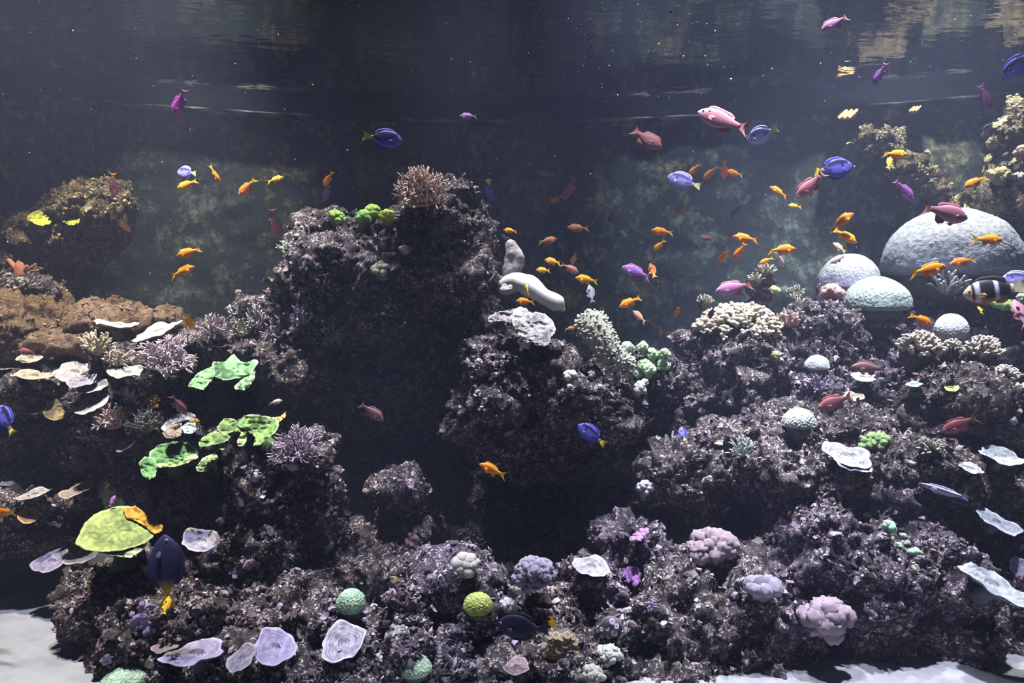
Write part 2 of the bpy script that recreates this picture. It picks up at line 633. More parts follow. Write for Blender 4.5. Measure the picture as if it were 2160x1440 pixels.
ROCKS = [
    # name, material, growth palette, number of growths, label, blobs (px, py, depth, half width, half depth, half height)
    ('reef_boulder', 'rock', 'mix', 3200, 'large dark crusted boulder at the centre, crowned by orange-pink branching coral',
     [(900, 560, 2.85, 150, 150, 135), (770, 610, 2.85, 175, 150, 120), (640, 640, 2.85, 85, 100, 100), (945, 455, 2.9, 90, 110, 62), (1000, 520, 2.9, 55, 70, 95),
      (690, 525, 2.85, 60, 80, 45), (955, 590, 2.68, 80, 70, 62), (640, 740, 2.95, 85, 110, 110), (800, 760, 3.05, 210, 130, 150), (625, 850, 3.05, 75, 100, 120), (1000, 650, 2.9, 55, 60, 70), (830, 640, 3.2, 230, 150, 150), (960, 760, 3.2, 130, 130, 110)]),  # last two blobs: unseen bulk added behind to shade the hollow
    ('reef_rock', 'rock', 'mix', 2300, 'dark pitted rock in the middle, carrying a scooped honeycomb coral',
     [(1110, 800, 2.6, 130, 120, 95), (1250, 860, 2.6, 150, 130, 95), (1375, 825, 2.65, 75, 100, 72), (1060, 890, 2.65, 115, 100, 80), (1180, 950, 2.75, 190, 110, 65),
      (1405, 880, 2.7, 50, 80, 70), (985, 850, 2.62, 45, 60, 40), (1025, 760, 2.6, 40, 60, 60), (1230, 860, 2.95, 190, 150, 80)]),  # last blob: unseen, added at the back to shadow the core rock
    ('reef_core_rock', 'rock', 'mix', 900, 'dark rock mass at the back of the shadowed central hollow',
     [(1100, 1060, 3.35, 420, 200, 150), (850, 930, 3.45, 300, 180, 200), (1250, 900, 3.4, 200, 150, 120), (560, 1080, 3.3, 220, 160, 150)]),
    ('hollow_rock', 'rock', 'mix', 1500, 'low dark rocks on the floor of the central hollow',
     [(760, 1190, 2.6, 120, 110, 55), (960, 1210, 2.65, 140, 120, 60), (1150, 1200, 2.7, 130, 120, 60), (1010, 1130, 2.95, 160, 110, 50), (450, 1190, 2.7, 150, 110, 60), (1250, 1130, 2.8, 90, 90, 60)]),
    ('coral_base_rock', 'rock', 'mix', 1300, 'lumpy rock under the wide cream colony of stubby coral branches',
     [(1545, 765, 2.85, 115, 110, 65), (1465, 740, 2.9, 55, 60, 40), (1640, 730, 2.95, 70, 70, 60), (1610, 630, 3.0, 26, 30, 42), (1500, 850, 2.8, 120, 90, 60)]),
    ('rounded_rock', 'rock', 'mix', 900, 'rounded dark rock below the pink lumpy coral, left of the brain coral pedestal',
     [(1740, 710, 2.95, 72, 80, 72), (1690, 690, 3.0, 50, 60, 55), (1700, 790, 2.95, 60, 80, 50)]),
    ('pedestal_rock', 'rock_violet', 'violet', 500, 'dark pedestal rock under the middle brain coral dome',
     [(1848, 690, 3.02, 58, 60, 62), (1850, 760, 3.05, 80, 80, 60), (1795, 640, 3.15, 50, 60, 40)]),
    ('pedestal_rock', 'rock_violet', 'violet', 700, 'shaded rock mass under the largest brain coral',
     [(2000, 640, 3.3, 130, 110, 60), (2110, 680, 3.2, 110, 90, 60), (1960, 740, 3.1, 90, 80, 60), (2060, 760, 3.1, 130, 90, 60)]),
    ('slope_rock', 'rock_violet', 'violet', 1500, 'lilac grey rubbly slope below the brain corals',
     [(1800, 850, 2.95, 160, 120, 85), (1680, 850, 2.85, 90, 100, 70), (1900, 860, 2.9, 90, 90, 70)]),
    ('ledge_rock', 'rock', 'mix', 1200, 'dark ledge under the cream finger corals by the tank edge',
     [(1965, 820, 2.75, 70, 80, 55), (2060, 840, 2.72, 120, 100, 65), (2130, 880, 2.7, 90, 90, 60), (2000, 900, 2.75, 120, 90, 60)]),
    ('reef_rock', 'rock', 'mix', 900, 'craggy rock beside the round white coral below the cave mouth',
     [(1450, 1010, 2.5, 100, 100, 70), (1385, 965, 2.55, 42, 60, 38), (1520, 960, 2.55, 80, 80, 55), (1480, 1080, 2.5, 70, 80, 60), (1590, 1090, 2.7, 90, 80, 90)]),
    ('slope_rock', 'rock', 'mix', 1700, 'craggy brown slope around the green lettuce coral',
     [(1690, 1000, 2.5, 160, 130, 75), (1840, 990, 2.55, 140, 110, 70), (1620, 920, 2.65, 110, 100, 60), (1770, 920, 2.7, 120, 90, 50), (1960, 990, 2.6, 100, 90, 60)]),
    ('foreground_boulder', 'rock_violet', 'mix', 3000, 'big rounded boulder in the lower corner, dotted with mint green polyps',
     [(1750, 1210, 2.4, 190, 170, 170), (1880, 1260, 2.38, 160, 150, 170), (1640, 1320, 2.3, 140, 120, 110), (1960, 1370, 2.32, 120, 120, 110), (1800, 1100, 2.45, 120, 110, 80), (1790, 1380, 2.3, 180, 120, 80), (1680, 1425, 2.18, 140, 100, 45), (1900, 1425, 2.22, 150, 100, 45)]),
    ('side_rock', 'rock', 'violet', 1000, 'shaded rock bearing pale plate corals at the tank edge',
     [(2060, 1040, 2.62, 90, 90, 70), (2140, 1130, 2.6, 80, 90, 130), (2110, 1270, 2.6, 110, 90, 110), (2000, 1080, 2.7, 80, 90, 80), (2150, 1370, 2.5, 80, 90, 70), (2160, 1250, 2.55, 60, 80, 100), (2090, 1310, 2.72, 90, 80, 90), (2140, 1325, 2.34, 75, 70, 62), (2150, 1240, 2.5, 70, 80, 60)]),
    ('purple_rock', 'rock_violet', 'violet', 800, 'purple crusted rock leaning toward the cave with a pink patch',
     [(1335, 1140, 2.35, 75, 80, 55), (1400, 1200, 2.3, 80, 80, 60), (1270, 1220, 2.3, 90, 80, 50)]),
    ('reef_rock', 'rock', 'violet', 1200, 'crusted rock sloping down to the sand beside the lilac lobed corals',
     [(1440, 1320, 2.25, 120, 120, 100), (1560, 1290, 2.3, 90, 100, 90), (1530, 1390, 2.2, 120, 110, 60), (1400, 1430, 2.12, 130, 100, 45), (1490, 1230, 2.35, 70, 80, 50)]),
    ('reef_rock', 'rock', 'violet', 900, 'low crusted rock under the tan button polyps',
     [(1200, 1390, 2.1, 110, 110, 62), (1270, 1330, 2.2, 100, 100, 60), (1310, 1420, 2.1, 80, 90, 50), (1090, 1420, 2.1, 70, 80, 60)]),
    ('reef_rock', 'rock', 'mix', 700, 'stone pillar under the round lilac floret coral',
     [(1125, 1280, 2.22, 75, 70, 60), (1125, 1340, 2.2, 85, 80, 60)]),
    ('knobbly_rock', 'rock_violet', 'violet', 800, 'lilac knobbly rock capped by a white lobed coral',
     [(975, 1225, 2.25, 58, 60, 30), (905, 1225, 2.25, 38, 50, 35), (980, 1310, 2.2, 80, 80, 75), (910, 1290, 2.22, 45, 60, 50), (960, 1400, 2.1, 90, 90, 60)]),
    ('mushroom_rock', 'rock_violet', 'mix', 600, 'small mauve rock topped by two tiny yellow polyps',
     [(835, 1260, 2.15, 48, 50, 32), (845, 1310, 2.15, 45, 50, 50), (845, 1380, 2.1, 50, 60, 50)]),
    ('reef_rock', 'rock', 'violet', 1500, 'dark crusted rock behind the lilac swirl plates',
     [(600, 1300, 2.3, 130, 110, 90), (720, 1330, 2.2, 90, 90, 80), (520, 1250, 2.4, 90, 90, 70), (560, 1400, 2.15, 130, 110, 60), (700, 1410, 2.1, 110, 100, 50), (780, 1400, 2.1, 60, 70, 60)]),
    ('corner_boulder', 'rock', 'mix', 2000, 'dark boulder standing on the sand under the big yellow-green leaf coral',
     [(290, 1265, 2.35, 130, 130, 68), (200, 1232, 2.4, 55, 80, 40), (335, 1350, 2.25, 130, 130, 100), (420, 1330, 2.25, 105, 110, 95), (290, 1400, 2.2, 85, 90, 65), (400, 1420, 2.15, 120, 110, 60)]),
    ('upright_rock', 'rock', 'violet', 1200, 'dark column of rock with lilac branching coral on its top',
     [(625, 965, 2.45, 80, 80, 50), (590, 1050, 2.48, 85, 85, 90), (560, 1140, 2.45, 80, 90, 80), (680, 1070, 2.5, 60, 70, 80)]),
    ('stalk_rock', 'rock', 'mix', 400, 'small knobbly rock with a pink patch rising in the shadow',
     [(838, 1030, 2.62, 52, 55, 36), (815, 1090, 2.66, 28, 40, 55), (865, 1140, 2.66, 34, 45, 36), (830, 1180, 2.62, 45, 55, 40)]),
    ('tan_mound', 'rock_tan', 'tan', 900, 'tan fuzzy mound of soft coral rock on the warm lit shelf',
     [(70, 700, 2.95, 105, 100, 70), (225, 690, 3.0, 105, 90, 50), (330, 690, 3.05, 55, 60, 36), (90, 640, 3.05, 55, 60, 38), (245, 650, 3.05, 45, 50, 26), (140, 740, 2.88, 110, 80, 40)]),
    ('shelf_rock', 'rock', 'mix', 1500, 'rubbly shelf covered with plate and branching corals',
     [(330, 775, 2.8, 120, 100, 50), (470, 730, 2.85, 85, 80, 55), (250, 850, 2.75, 90, 80, 45), (120, 830, 2.85, 150, 100, 35), (530, 690, 2.9, 50, 60, 60), (430, 790, 2.85, 80, 80, 45), (300, 900, 2.7, 90, 80, 40), (505, 860, 3.1, 95, 80, 100), (365, 840, 3.05, 85, 70, 65)]),
    ('shelf_rock', 'rock', 'mix', 900, 'shaded rock under the shelf, behind the lower green leaf coral',
     [(395, 930, 2.65, 65, 60, 40), (330, 1010, 2.85, 90, 80, 120), (230, 960, 2.85, 120, 90, 60), (60, 960, 3.0, 130, 100, 110), (100, 1090, 2.9, 110, 100, 70), (440, 1020, 2.85, 80, 80, 90)]),
    ('low_ledge_rock', 'rock', 'mix', 700, 'low dark ledge of thin pale plates above the sand at the tank edge',
     [(45, 1068, 2.62, 105, 70, 34), (150, 1062, 2.66, 62, 60, 30), (20, 1130, 2.85, 110, 90, 55), (130, 1125, 2.8, 90, 80, 45)]),
    ('olive_outcrop', 'rock_olive', 'olive', 1300, 'brown flecked outcrop against the far wall with two lime lettuce corals',
     [(165, 445, 3.35, 85, 80, 50), (120, 500, 3.35, 80, 80, 60), (70, 580, 3.35, 70, 70, 60), (190, 520, 3.4, 60, 60, 60)]),
    ('white_stone', 'rock_violet', 'mix', 250, 'pale crusted stone below the red sponge at the tank edge',
     [(45, 610, 2.98, 34, 34, 26)]),
    ('yellow_outcrop', 'rock_olive', 'olive', 700, 'rock column edged with yellow growth at the upper tank edge',
     [(2170, 290, 3.3, 62, 60, 90), (2140, 390, 3.3, 62, 60, 55), (2100, 410, 3.3, 48, 50, 28), (2130, 440, 3.25, 50, 50, 26)]),
    ('arching_rock', 'rock_olive', 'olive', 800, 'brown rock arm slanting down along the back wall toward the big brain coral',
     [(1860, 312, 3.62, 55, 40, 38), (1885, 350, 3.6, 42, 32, 26), (1930, 378, 3.58, 38, 30, 22), (1975, 405, 3.54, 32, 28, 20), (2020, 435, 3.5, 32, 28, 20)]),
]
for i, (nm, mt, gr, ng, lb, bl) in enumerate(ROCKS):
    tan = mt == 'rock_tan'
    rock(nm, bl, lb, 100 + i, mt, grow=gr, ngrow=int(ng * 2.0), amp=(0.75 if tan else 1.0), gsize=(0.0035 if tan else 0.0046))
# ------------------------------------------------------------------ corals
Z = np.array((0., 0, 1))


def unit(v):
    v = np.asarray(v, float)
    return v / (np.linalg.norm(v) + 1e-9)


def frame(up, fwd=(0, -1, 0)):
    """axes of a thing that stands along up and faces fwd"""
    u = unit(up)
    x = np.cross(np.asarray(fwd, float), u)
    x = unit(x) if np.linalg.norm(x) > 1e-3 else np.array((1., 0, 0))
    if x[0] < 0:
        x = -x
    y = np.cross(u, x)
    return np.stack([x, y, u], 1)


def seat(px, py, w, h, d=None, sink=0.35, up=None):
    """where a coral of that size sits: foot point, metres per pixel, axes"""
    if d is None:
        foot, nrm, ok = hit(px, py + h * sink)
        k = 0
        while not ok and k < 90:                     # over an edge: take the depth of the rock just below
            k += 4
            q, nrm, ok = hit(px, py + h * sink + k)
            foot = P(px, py + h * sink, q[1])
    else:
        foot, nrm = P(px, py + h * sink, d), np.array((0, -.4, .9))
    if d is None:                                   # let it stand proud of the surface
        foot = foot - unit(foot) * min(w, h * 1.4) * .22 * foot[1] / F
    m = foot[1] / F
    if up is None:
        up = unit(Z * 0.8 + nrm * 0.45 + np.array((0, -.15, 0)))
    return foot, m, frame(up)


def bump_col(c, k):
    return np.clip(np.asarray(c) * k, 0, 1)


def make_root(name, foot, A, label, cat, group):
    o = empty(name, foot)
    o.rotation_euler = Matrix(A.tolist()).to_euler()
    return tag(o, label, cat, group)


def branching(px, py, w, h, c, tip, label, seed, d=None, n=9, depth=3, thick=0.035, flare=0.9, name='branching_coral', cat='coral', group=None, up=None, sink=0.42):
    rng = R(seed)
    n, thick = int(n * 1.7), thick * .85
    foot, m, A = seat(px, py, w, h, d, sink, up)
    root = make_root(name, foot, A, label, cat, group)
    segs = []

    def grow(p, dr, L, r, lev):
        q1 = p + dr * L * .5 + rng.normal(0, .03, 3) * L
        q2 = q1 + unit(dr + rng.normal(0, .22, 3)) * L * .5
        segs.append((np.array([p, q1, q2]), (r, r * .9, r * .78), lev))
        if lev < depth:
            for k in range(rng.randint(2, 4)):
                nd = unit(unit(q2 - q1) + rng.normal(0, .55, 3) + np.array((0, 0, .12)))
                grow(q2 if k < 2 else q1, nd, L * rng.uniform(.6, .85), r * .8, lev + 1)

    for i in range(n):
        th = i * 2.4 + rng.uniform(-.3, .3)
        t = math.sqrt((i + .5) / n) * flare
        dr = unit(np.array((math.cos(th) * t, math.sin(th) * t, 1.05 - t * .75)))
        grow(np.array((math.cos(th) * .12 * t, math.sin(th) * .12 * t, -.05)), dr, .26, thick, 1)
    allp = np.concatenate([s[0] for s in segs])
    lo, hi = allp.min(0), allp.max(0)
    sx = w * m / (hi[0] - lo[0])
    sz = h * m / (hi[2] - lo[2])
    S = np.array((sx, sx, sz))
    sr = (sx + sz) / 2
    mb = MB()
    for p, r, lev in segs:
        t0, t1 = (lev - 1) / depth, lev / depth
        c0 = np.asarray(c) * (1 - t0) + np.asarray(tip) * t0 ** 2
        c1 = np.asarray(c) * (1 - t1) + np.asarray(tip) * t1
        mb.tube((p - np.array((0, 0, lo[2] * .3))) * S, np.array(r) * sr, c0, 5, c1)
    mb.build('branches', M['coral'], root)
    v, f = ico(2)
    b = MB()
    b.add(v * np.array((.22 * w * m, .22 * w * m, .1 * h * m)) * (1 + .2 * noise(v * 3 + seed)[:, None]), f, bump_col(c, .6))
    b.build('base', M['coral'], root)
    return root


def lobe_mesh(seed, c, bump=0.18, fr=4.0, sub=3, mat='coral', c2=None):
    v, f = ico(sub)
    nz = noise(v * fr + seed * 7.3)
    r = 1 + bump * (np.abs(nz) - .2) * 2 + .12 * noise(v * 1.3 + seed)
    mb = MB()
    cc = np.asarray(c)[None] * (0.8 + .35 * np.clip(np.abs(nz) * 2.4, 0, 1))[:, None]
    if c2 is not None:
        k = np.clip((v[:, 2] + .3) * 1.0, 0, 1)[:, None]
        cc = np.asarray(c2)[None] * (1 - k) + cc * k
    mb.add(v * r[:, None], f, cc)
    return mb.mesh('lobe', M[mat])


def lobed(px, py, w, h, c, label, seed, n=14, size=0.28, d=None, bump=0.2, fr=4.5, name='lobed_coral', cat='coral', part='lobe', flat=0.9, ring=False, mat='coral', group=None, sink=0.3, c2=None, dome=True, up=None):
    """a cushion of rounded lobes, each lobe a part of its own"""
    rng = R(seed)
    crust = any(k in label for k in (' crust', 'patch', 'polyp mat'))
    if crust:
        sink, up, n, size, dome = 0, hit(px, py)[1] + np.array((0, -.3, .2)), int(n * 3), size * .6, False
    foot, m, A = seat(px, py, w, h, d, sink, up)
    root = make_root(name, foot, A, label, cat, group)
    W, H = w * m * .5, h * m
    if crust:
        H = W * .35
    meshes = [lobe_mesh(seed + k, c, bump, fr, 3, mat, c2) for k in range(3)]
    for i in range(n):
        th = i * 2.39996 + rng.uniform(-.2, .2)
        t = math.sqrt((i + .4) / n)
        if ring:
            th = 2 * math.pi * i / n + rng.uniform(-.15, .15)
            t = rng.uniform(.7, .85)
        k = 1 - size * .8
        x, y = math.cos(th) * t * k, math.sin(th) * t * k
        z = math.sqrt(max(0, 1 - t * t * .85)) if dome else .4
        s = size * rng.uniform(.8, 1.2) * (math.exp(rng.normal(0, .35)) if crust else 1)
        if crust:
            x, y = x + rng.normal(0, .12), y + rng.normal(0, .12)
        o = link(part, meshes[i % 3], root)
        o.location = (x * W, y * W * .8, (z * .8 - .05) * H * flat)
        o.scale = (s * W, s * W, s * W * rng.uniform(.75, 1.0) * (.5 if crust else 1))
        o.rotation_euler = (y * -.8, x * .8, rng.uniform(0, 6.28))
    v, f = ico(2)
    b = MB()
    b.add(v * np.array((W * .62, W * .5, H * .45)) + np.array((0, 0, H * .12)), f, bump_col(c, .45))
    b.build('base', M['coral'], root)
    return root


def brain(px, py, w, h, c, label, seed, d=None, low=None, name='brain_coral', mat='brain', groove=0.02, fr=15., group=None, sink=.42, flatb=0.25, c_shade=None, stalk=True):
    """rounded dome with winding grooves on a darker foot"""
    foot, m, A = seat(px, py, w, h, d, sink, up=(0, -.06, 1))
    root = make_root(name, foot, A, label, 'coral', group)
    W = w * m / 2
    v, f = ico(6)
    v = v.copy()
    z = v[:, 2].copy()
    prof = np.where(z > 0, z, z * flatb)
    Hs = h * m / (1 + flatb)
    warp = v * fr * .25
    q = v * fr + 1.6 * np.stack([noise(warp + seed), noise(warp + 9 + seed), noise(warp + 21 + seed)], 1)
    g = np.abs(noise(q + seed * 3.1))
    rr = 1 + groove * (np.clip(g * 3, 0, 1) - .6) + .05 * noise(v * 1.7 + seed * 2)
    p = np.stack([v[:, 0] * W * rr, v[:, 1] * W * .92 * rr, prof * Hs * rr], 1)
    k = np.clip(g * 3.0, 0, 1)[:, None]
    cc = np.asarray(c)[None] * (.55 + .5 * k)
    if c_shade is not None:  # blue-grey shade of the dome's lower half, painted into its pigment
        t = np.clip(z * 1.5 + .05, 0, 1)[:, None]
        cc = np.asarray(c_shade)[None] * (.6 + .45 * k) * (1 - t) + cc * t
    mb = MB()
    p[:, 2] += sink * h * m * .55
    mb.add(p, f, np.clip(cc, 0, 1))
    mb.build('dome', M[mat], root)
    if stalk:
        b = MB()
        v2, f2 = ico(3)
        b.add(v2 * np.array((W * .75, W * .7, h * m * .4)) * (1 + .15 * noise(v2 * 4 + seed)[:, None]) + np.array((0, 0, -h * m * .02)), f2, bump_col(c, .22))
        b.build('base', M['coral'], root)
    return root


def plate(px, py, w, h, c, label, seed, d=None, roll=0., name='plate_coral', group=None, cup=.12, rim=None, ridges=7, wob=.14, thick=.035, cat='coral', push=0.0, centre=None, stalk=True):
    """a thin spreading plate: irregular outline, growth rings, pale rim, short stalk"""
    rng = R(seed)
    foot, nrm, ok = hit(px, py) if d is None else (P(px, py, d), None, False)
    if d is None:
        foot = P(px, py, foot[1] - push - w * foot[1] / F * .42)
    m = foot[1] / F
    e = math.asin(min(.98, h / w))
    ro = math.radians(roll)
    v_ = unit(foot)
    r_ = unit(np.cross(v_, Z))
    u_ = np.cross(r_, v_)
    up = -v_ * math.sin(e) + (u_ * math.cos(ro) - r_ * math.sin(ro)) * math.cos(e)
    root = make_root(name, foot, frame(up), label, cat, group)
    W = w * m / 2
    nr, ns = 16, 56
    th = np.linspace(0, 2 * math.pi, ns, endpoint=False)
    ph = rng.uniform(0, 6.28, 4)
    out = 1 + wob * (np.sin(2 * th + ph[0]) * .5 + np.sin(3 * th + ph[1]) * .5 + np.sin(5 * th + ph[2]) * .35 + np.sin(9 * th + ph[3]) * .18)
    out /= (np.abs(out * np.cos(th)).max() + .0)
    mb = MB()
    c = np.asarray(c) * .72
    rim = np.asarray(rim if rim is not None else np.clip(c * 1.35, 0, .9))
    centre = np.asarray(np.asarray(centre) * .8 if centre is not None else c * .45)
    top, bot, ct, cb = [], [], [], []
    for j in range(nr + 1):
        t = j / nr
        r = t * out
        x, y = r * np.cos(th), r * np.sin(th)
        q = np.stack([x, y, 0 * x], 1)
        z = cup * t ** 2 * (1 + .5 * np.sin(3 * th + ph[1])) + .05 * t * noise(q * 3 + seed) + .026 * np.sin(ridges * 2 * math.pi * t + 2 * noise(q * 2.5 + seed)) + .03 * np.abs(noise(q * 7 + seed))
        tk = thick * (1 - .55 * t)
        top.append(np.stack([x, y, z + tk], 1))
        bot.append(np.stack([x, y, z - tk], 1))
        k = np.clip(.5 + 1.4 * noise(q * 4.5 + seed + 5) + .6 * np.sin(ridges * 2 * math.pi * t + 2 * noise(q * 2.5 + seed)), 0, 1)[:, None]
        col = centre[None] * (1 - k) + c[None] * k
        if t > .9:
            col = col * .25 + rim[None] * .75
        ct.append(col)
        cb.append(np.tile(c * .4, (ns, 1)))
    V = np.concatenate(top + bot) * W
    C = np.concatenate(ct + cb)
    fs = []
    o2 = (nr + 1) * ns
    for j in range(nr):
        for s in range(ns):
            s2 = (s + 1) % ns
            a, b_, c_, d_ = j * ns + s, j * ns + s2, (j + 1) * ns + s2, (j + 1) * ns + s
            fs.append((a, d_, c_, b_))
            fs.append((o2 + a, o2 + b_, o2 + c_, o2 + d_))
    for s in range(ns):
        s2 = (s + 1) % ns
        fs.append((nr * ns + s, o2 + nr * ns + s, o2 + nr * ns + s2, nr * ns + s2))
    mb.add(V, fs, np.clip(C, 0, 1))
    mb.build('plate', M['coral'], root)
    if stalk:
        b = MB()
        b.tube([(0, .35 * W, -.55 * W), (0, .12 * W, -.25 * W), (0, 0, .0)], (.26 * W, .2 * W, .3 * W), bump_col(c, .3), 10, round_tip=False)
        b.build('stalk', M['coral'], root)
    return root


def leaf(name, lobes, label, d, c, edge, seed, slant=0.0016, cat='coral', mat='leaf', ruffle=.022, extra=None, stalk=None):
    """ruffled leaf coral: each lobe a thick folded sheet with its own outline"""
    rng = R(seed)
    allp = np.concatenate([np.array(l[0], float) for l in lobes])
    ctr = allp.mean(0)
    org = P(ctr[0], ctr[1], d)
    root = empty(name, org)
    tag(root, label, cat)
    for li, (poly, dd, pc, pe, pname) in enumerate(lobes):
        pl = np.array(poly, float)
        # resample and smooth the outline
        seg = np.linalg.norm(np.roll(pl, -1, 0) - pl, axis=1)
        cum = np.concatenate([[0], np.cumsum(seg)])
        tt = np.linspace(0, cum[-1], 97)[:-1]
        cl = np.vstack([pl, pl[:1]])
        o = np.stack([np.interp(tt, cum, cl[:, 0]), np.interp(tt, cum, cl[:, 1])], 1)
        for _ in range(2):
            o = (np.roll(o, 1, 0) + o * 2 + np.roll(o, -1, 0)) / 4
        ce = o.mean(0)
        o = o + rng.normal(0, .55, o.shape)
        ns, nr = len(o), 16
        V, C = [], []
        col, ec = np.asarray(pc), np.asarray(pe)
        for side in (1, -1):
            for j in range(nr + 1):
                t = j / nr
                q = ce + (o - ce) * t
                q3 = np.stack([q[:, 0] * .022, q[:, 1] * .03, np.full(ns, seed * 3.7 + li)], 1)
                nz = noise(q3)
                nz2 = np.abs(noise(q3 * 2.7 + 4))
                nz3 = noise(q3 * 6.1 + 9)
                dep = d + dd - slant * (q[:, 1] - ctr[1]) * 1.0 + ruffle * 1.3 * nz * (0.4 + t) + ruffle * 1.1 * (nz2 - .2) + ruffle * .35 * nz3
                dep = dep + side * .0045 * (1 - .6 * t)
                V.append(np.stack([(q[:, 0] - 1080) / F * dep, dep, (720 - q[:, 1]) / F * dep], 1) - org)
                k = np.clip(.62 + .7 * nz + .9 * (nz2 - .2) + .4 * nz3, .22, 1.1)[:, None]
                cc = col[None] * k
                if t > .93:
                    cc = cc * .3 + ec[None] * .7
                C.append(cc)
        fs = []
        o2 = (nr + 1) * ns
        for j in range(nr):
            for s in range(ns):
                s2 = (s + 1) % ns
                a, b_, c_, d_ = j * ns + s, j * ns + s2, (j + 1) * ns + s2, (j + 1) * ns + s
                fs.append((a, b_, c_, d_))
                fs.append((o2 + a, o2 + d_, o2 + c_, o2 + b_))
        for s in range(ns):
            s2 = (s + 1) % ns
            fs.append((nr * ns + s, nr * ns + s2, o2 + nr * ns + s2, o2 + nr * ns + s))
        mb = MB()
        mb.add(np.concatenate(V), fs, np.clip(np.concatenate(C), 0, 1))
        mb.build(pname, M[mat], root)
    if stalk is not None:
        (sx, sy), (ex, ey, ed) = stalk
        b = MB()
        p0, p1 = P(ex, ey, ed) - org, P(sx, sy, d + .11) - org
        b.tube([p0, (p0 + p1) / 2 + np.array((0, 0, -.01)), p1], (.05, .03, .022), bump_col(c, .3), 10)
        b.build('stalk', M['coral'], root)
    return root


_finger = {}


def fingers(px, py, w, h, c, tip, label, seed, n=60, size=.11, long=.3, d=None, name='finger_coral', group=None, part='finger', up=None, flatten=1.0, sink=.35):
    """dense colony of stubby fingers, each finger a part"""
    rng = R(seed)
    foot, m, A = seat(px, py, w, h, d, sink, up)
    root = make_root(name, foot, A, label, 'coral', group)
    W, H = w * m / 2, h * m
    ms = []
    for k in range(4):
        mb = MB()
        b1, b2 = rng.normal(0, .12, 2), rng.normal(0, .2, 2)
        pts = [(0, 0, -.5), (b1[0] * .5, b1[1] * .5, 0), (b1[0], b1[1], .5), (b2[0], b2[1], 1.0)]
        mb.tube(pts, (.30, .33, .30, .26), bump_col(c, .75), 7, tip)
        for a in range(2):
            aa = rng.uniform(0, 6.28)
            q = np.array(pts[2])
            mb.tube([q - (0, 0, .2), q + np.array((math.cos(aa) * .35, math.sin(aa) * .35, .15)), q + np.array((math.cos(aa) * .5, math.sin(aa) * .5, .45))], (.22, .22, .19), bump_col(c, .85), 6, tip)
        ms.append(mb.mesh('finger', M['coral']))
    for i in range(n):
        th = i * 2.39996 + rng.uniform(-.3, .3)
        t = math.sqrt((i + .5) / n)
        x, y = math.cos(th) * t, math.sin(th) * t
        z = math.sqrt(max(0, 1 - .9 * t * t))
        o = link(part, ms[rng.randint(4)], root)
        k = 1 - long * .5
        o.location = (x * W * k, y * W * .75 * k, z * H * .62 * flatten + rng.uniform(-.03, .03) * H)
        dirv = Vector((x * 1.0 + rng.normal(0, .4), y * .9 + rng.normal(0, .4), .45 + z * .8))
        o.rotation_euler = dirv.to_track_quat('Z', 'Y').to_euler()
        s = rng.uniform(.8, 1.2)
        o.scale = (size * W * 2 * s, size * W * 2 * s, long * W * s)
    v, f = ico(3)
    b = MB()
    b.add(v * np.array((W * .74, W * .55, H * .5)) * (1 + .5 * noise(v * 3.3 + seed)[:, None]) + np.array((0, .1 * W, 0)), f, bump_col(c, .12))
    b.build('base', M['coral'], root)
    return root


def tube_thing(name, pix, rad, c, label, seed, mat='smooth', part='tube', bump=.1, cat='coral', c2=None):
    """a bent finger-like sponge or coral along a run of points"""
    pts = np.array([P(*p) for p in pix])
    n = 26
    s = np.linspace(0, len(pts) - 1, n)
    pp = np.stack([np.interp(s, range(len(pts)), pts[:, k]) for k in range(3)], 1)
    for _ in range(2):
        pp[1:-1] = (pp[:-2] + 2 * pp[1:-1] + pp[2:]) / 4
    rr = np.interp(s, range(len(pts)), [r * pix[0][2] / F for r in rad])
    org = pp[0].copy()
    root = tag(empty(name, org), label, cat)
    mb = MB()
    mb.tube(pp - org, rr, c, 18, c2)
    v = mb.v[0]
    nrm = noise(v * 40 + seed) * .5 + noise(v * 18 + seed)
    mb.v[0] = v + (v - np.repeat(np.vstack([pp - org, [pp[-1] - org] * 2]), 18, 0)) * (nrm * bump * 2.0)[:, None]
    mb.build(part, M[mat], root)
    return root


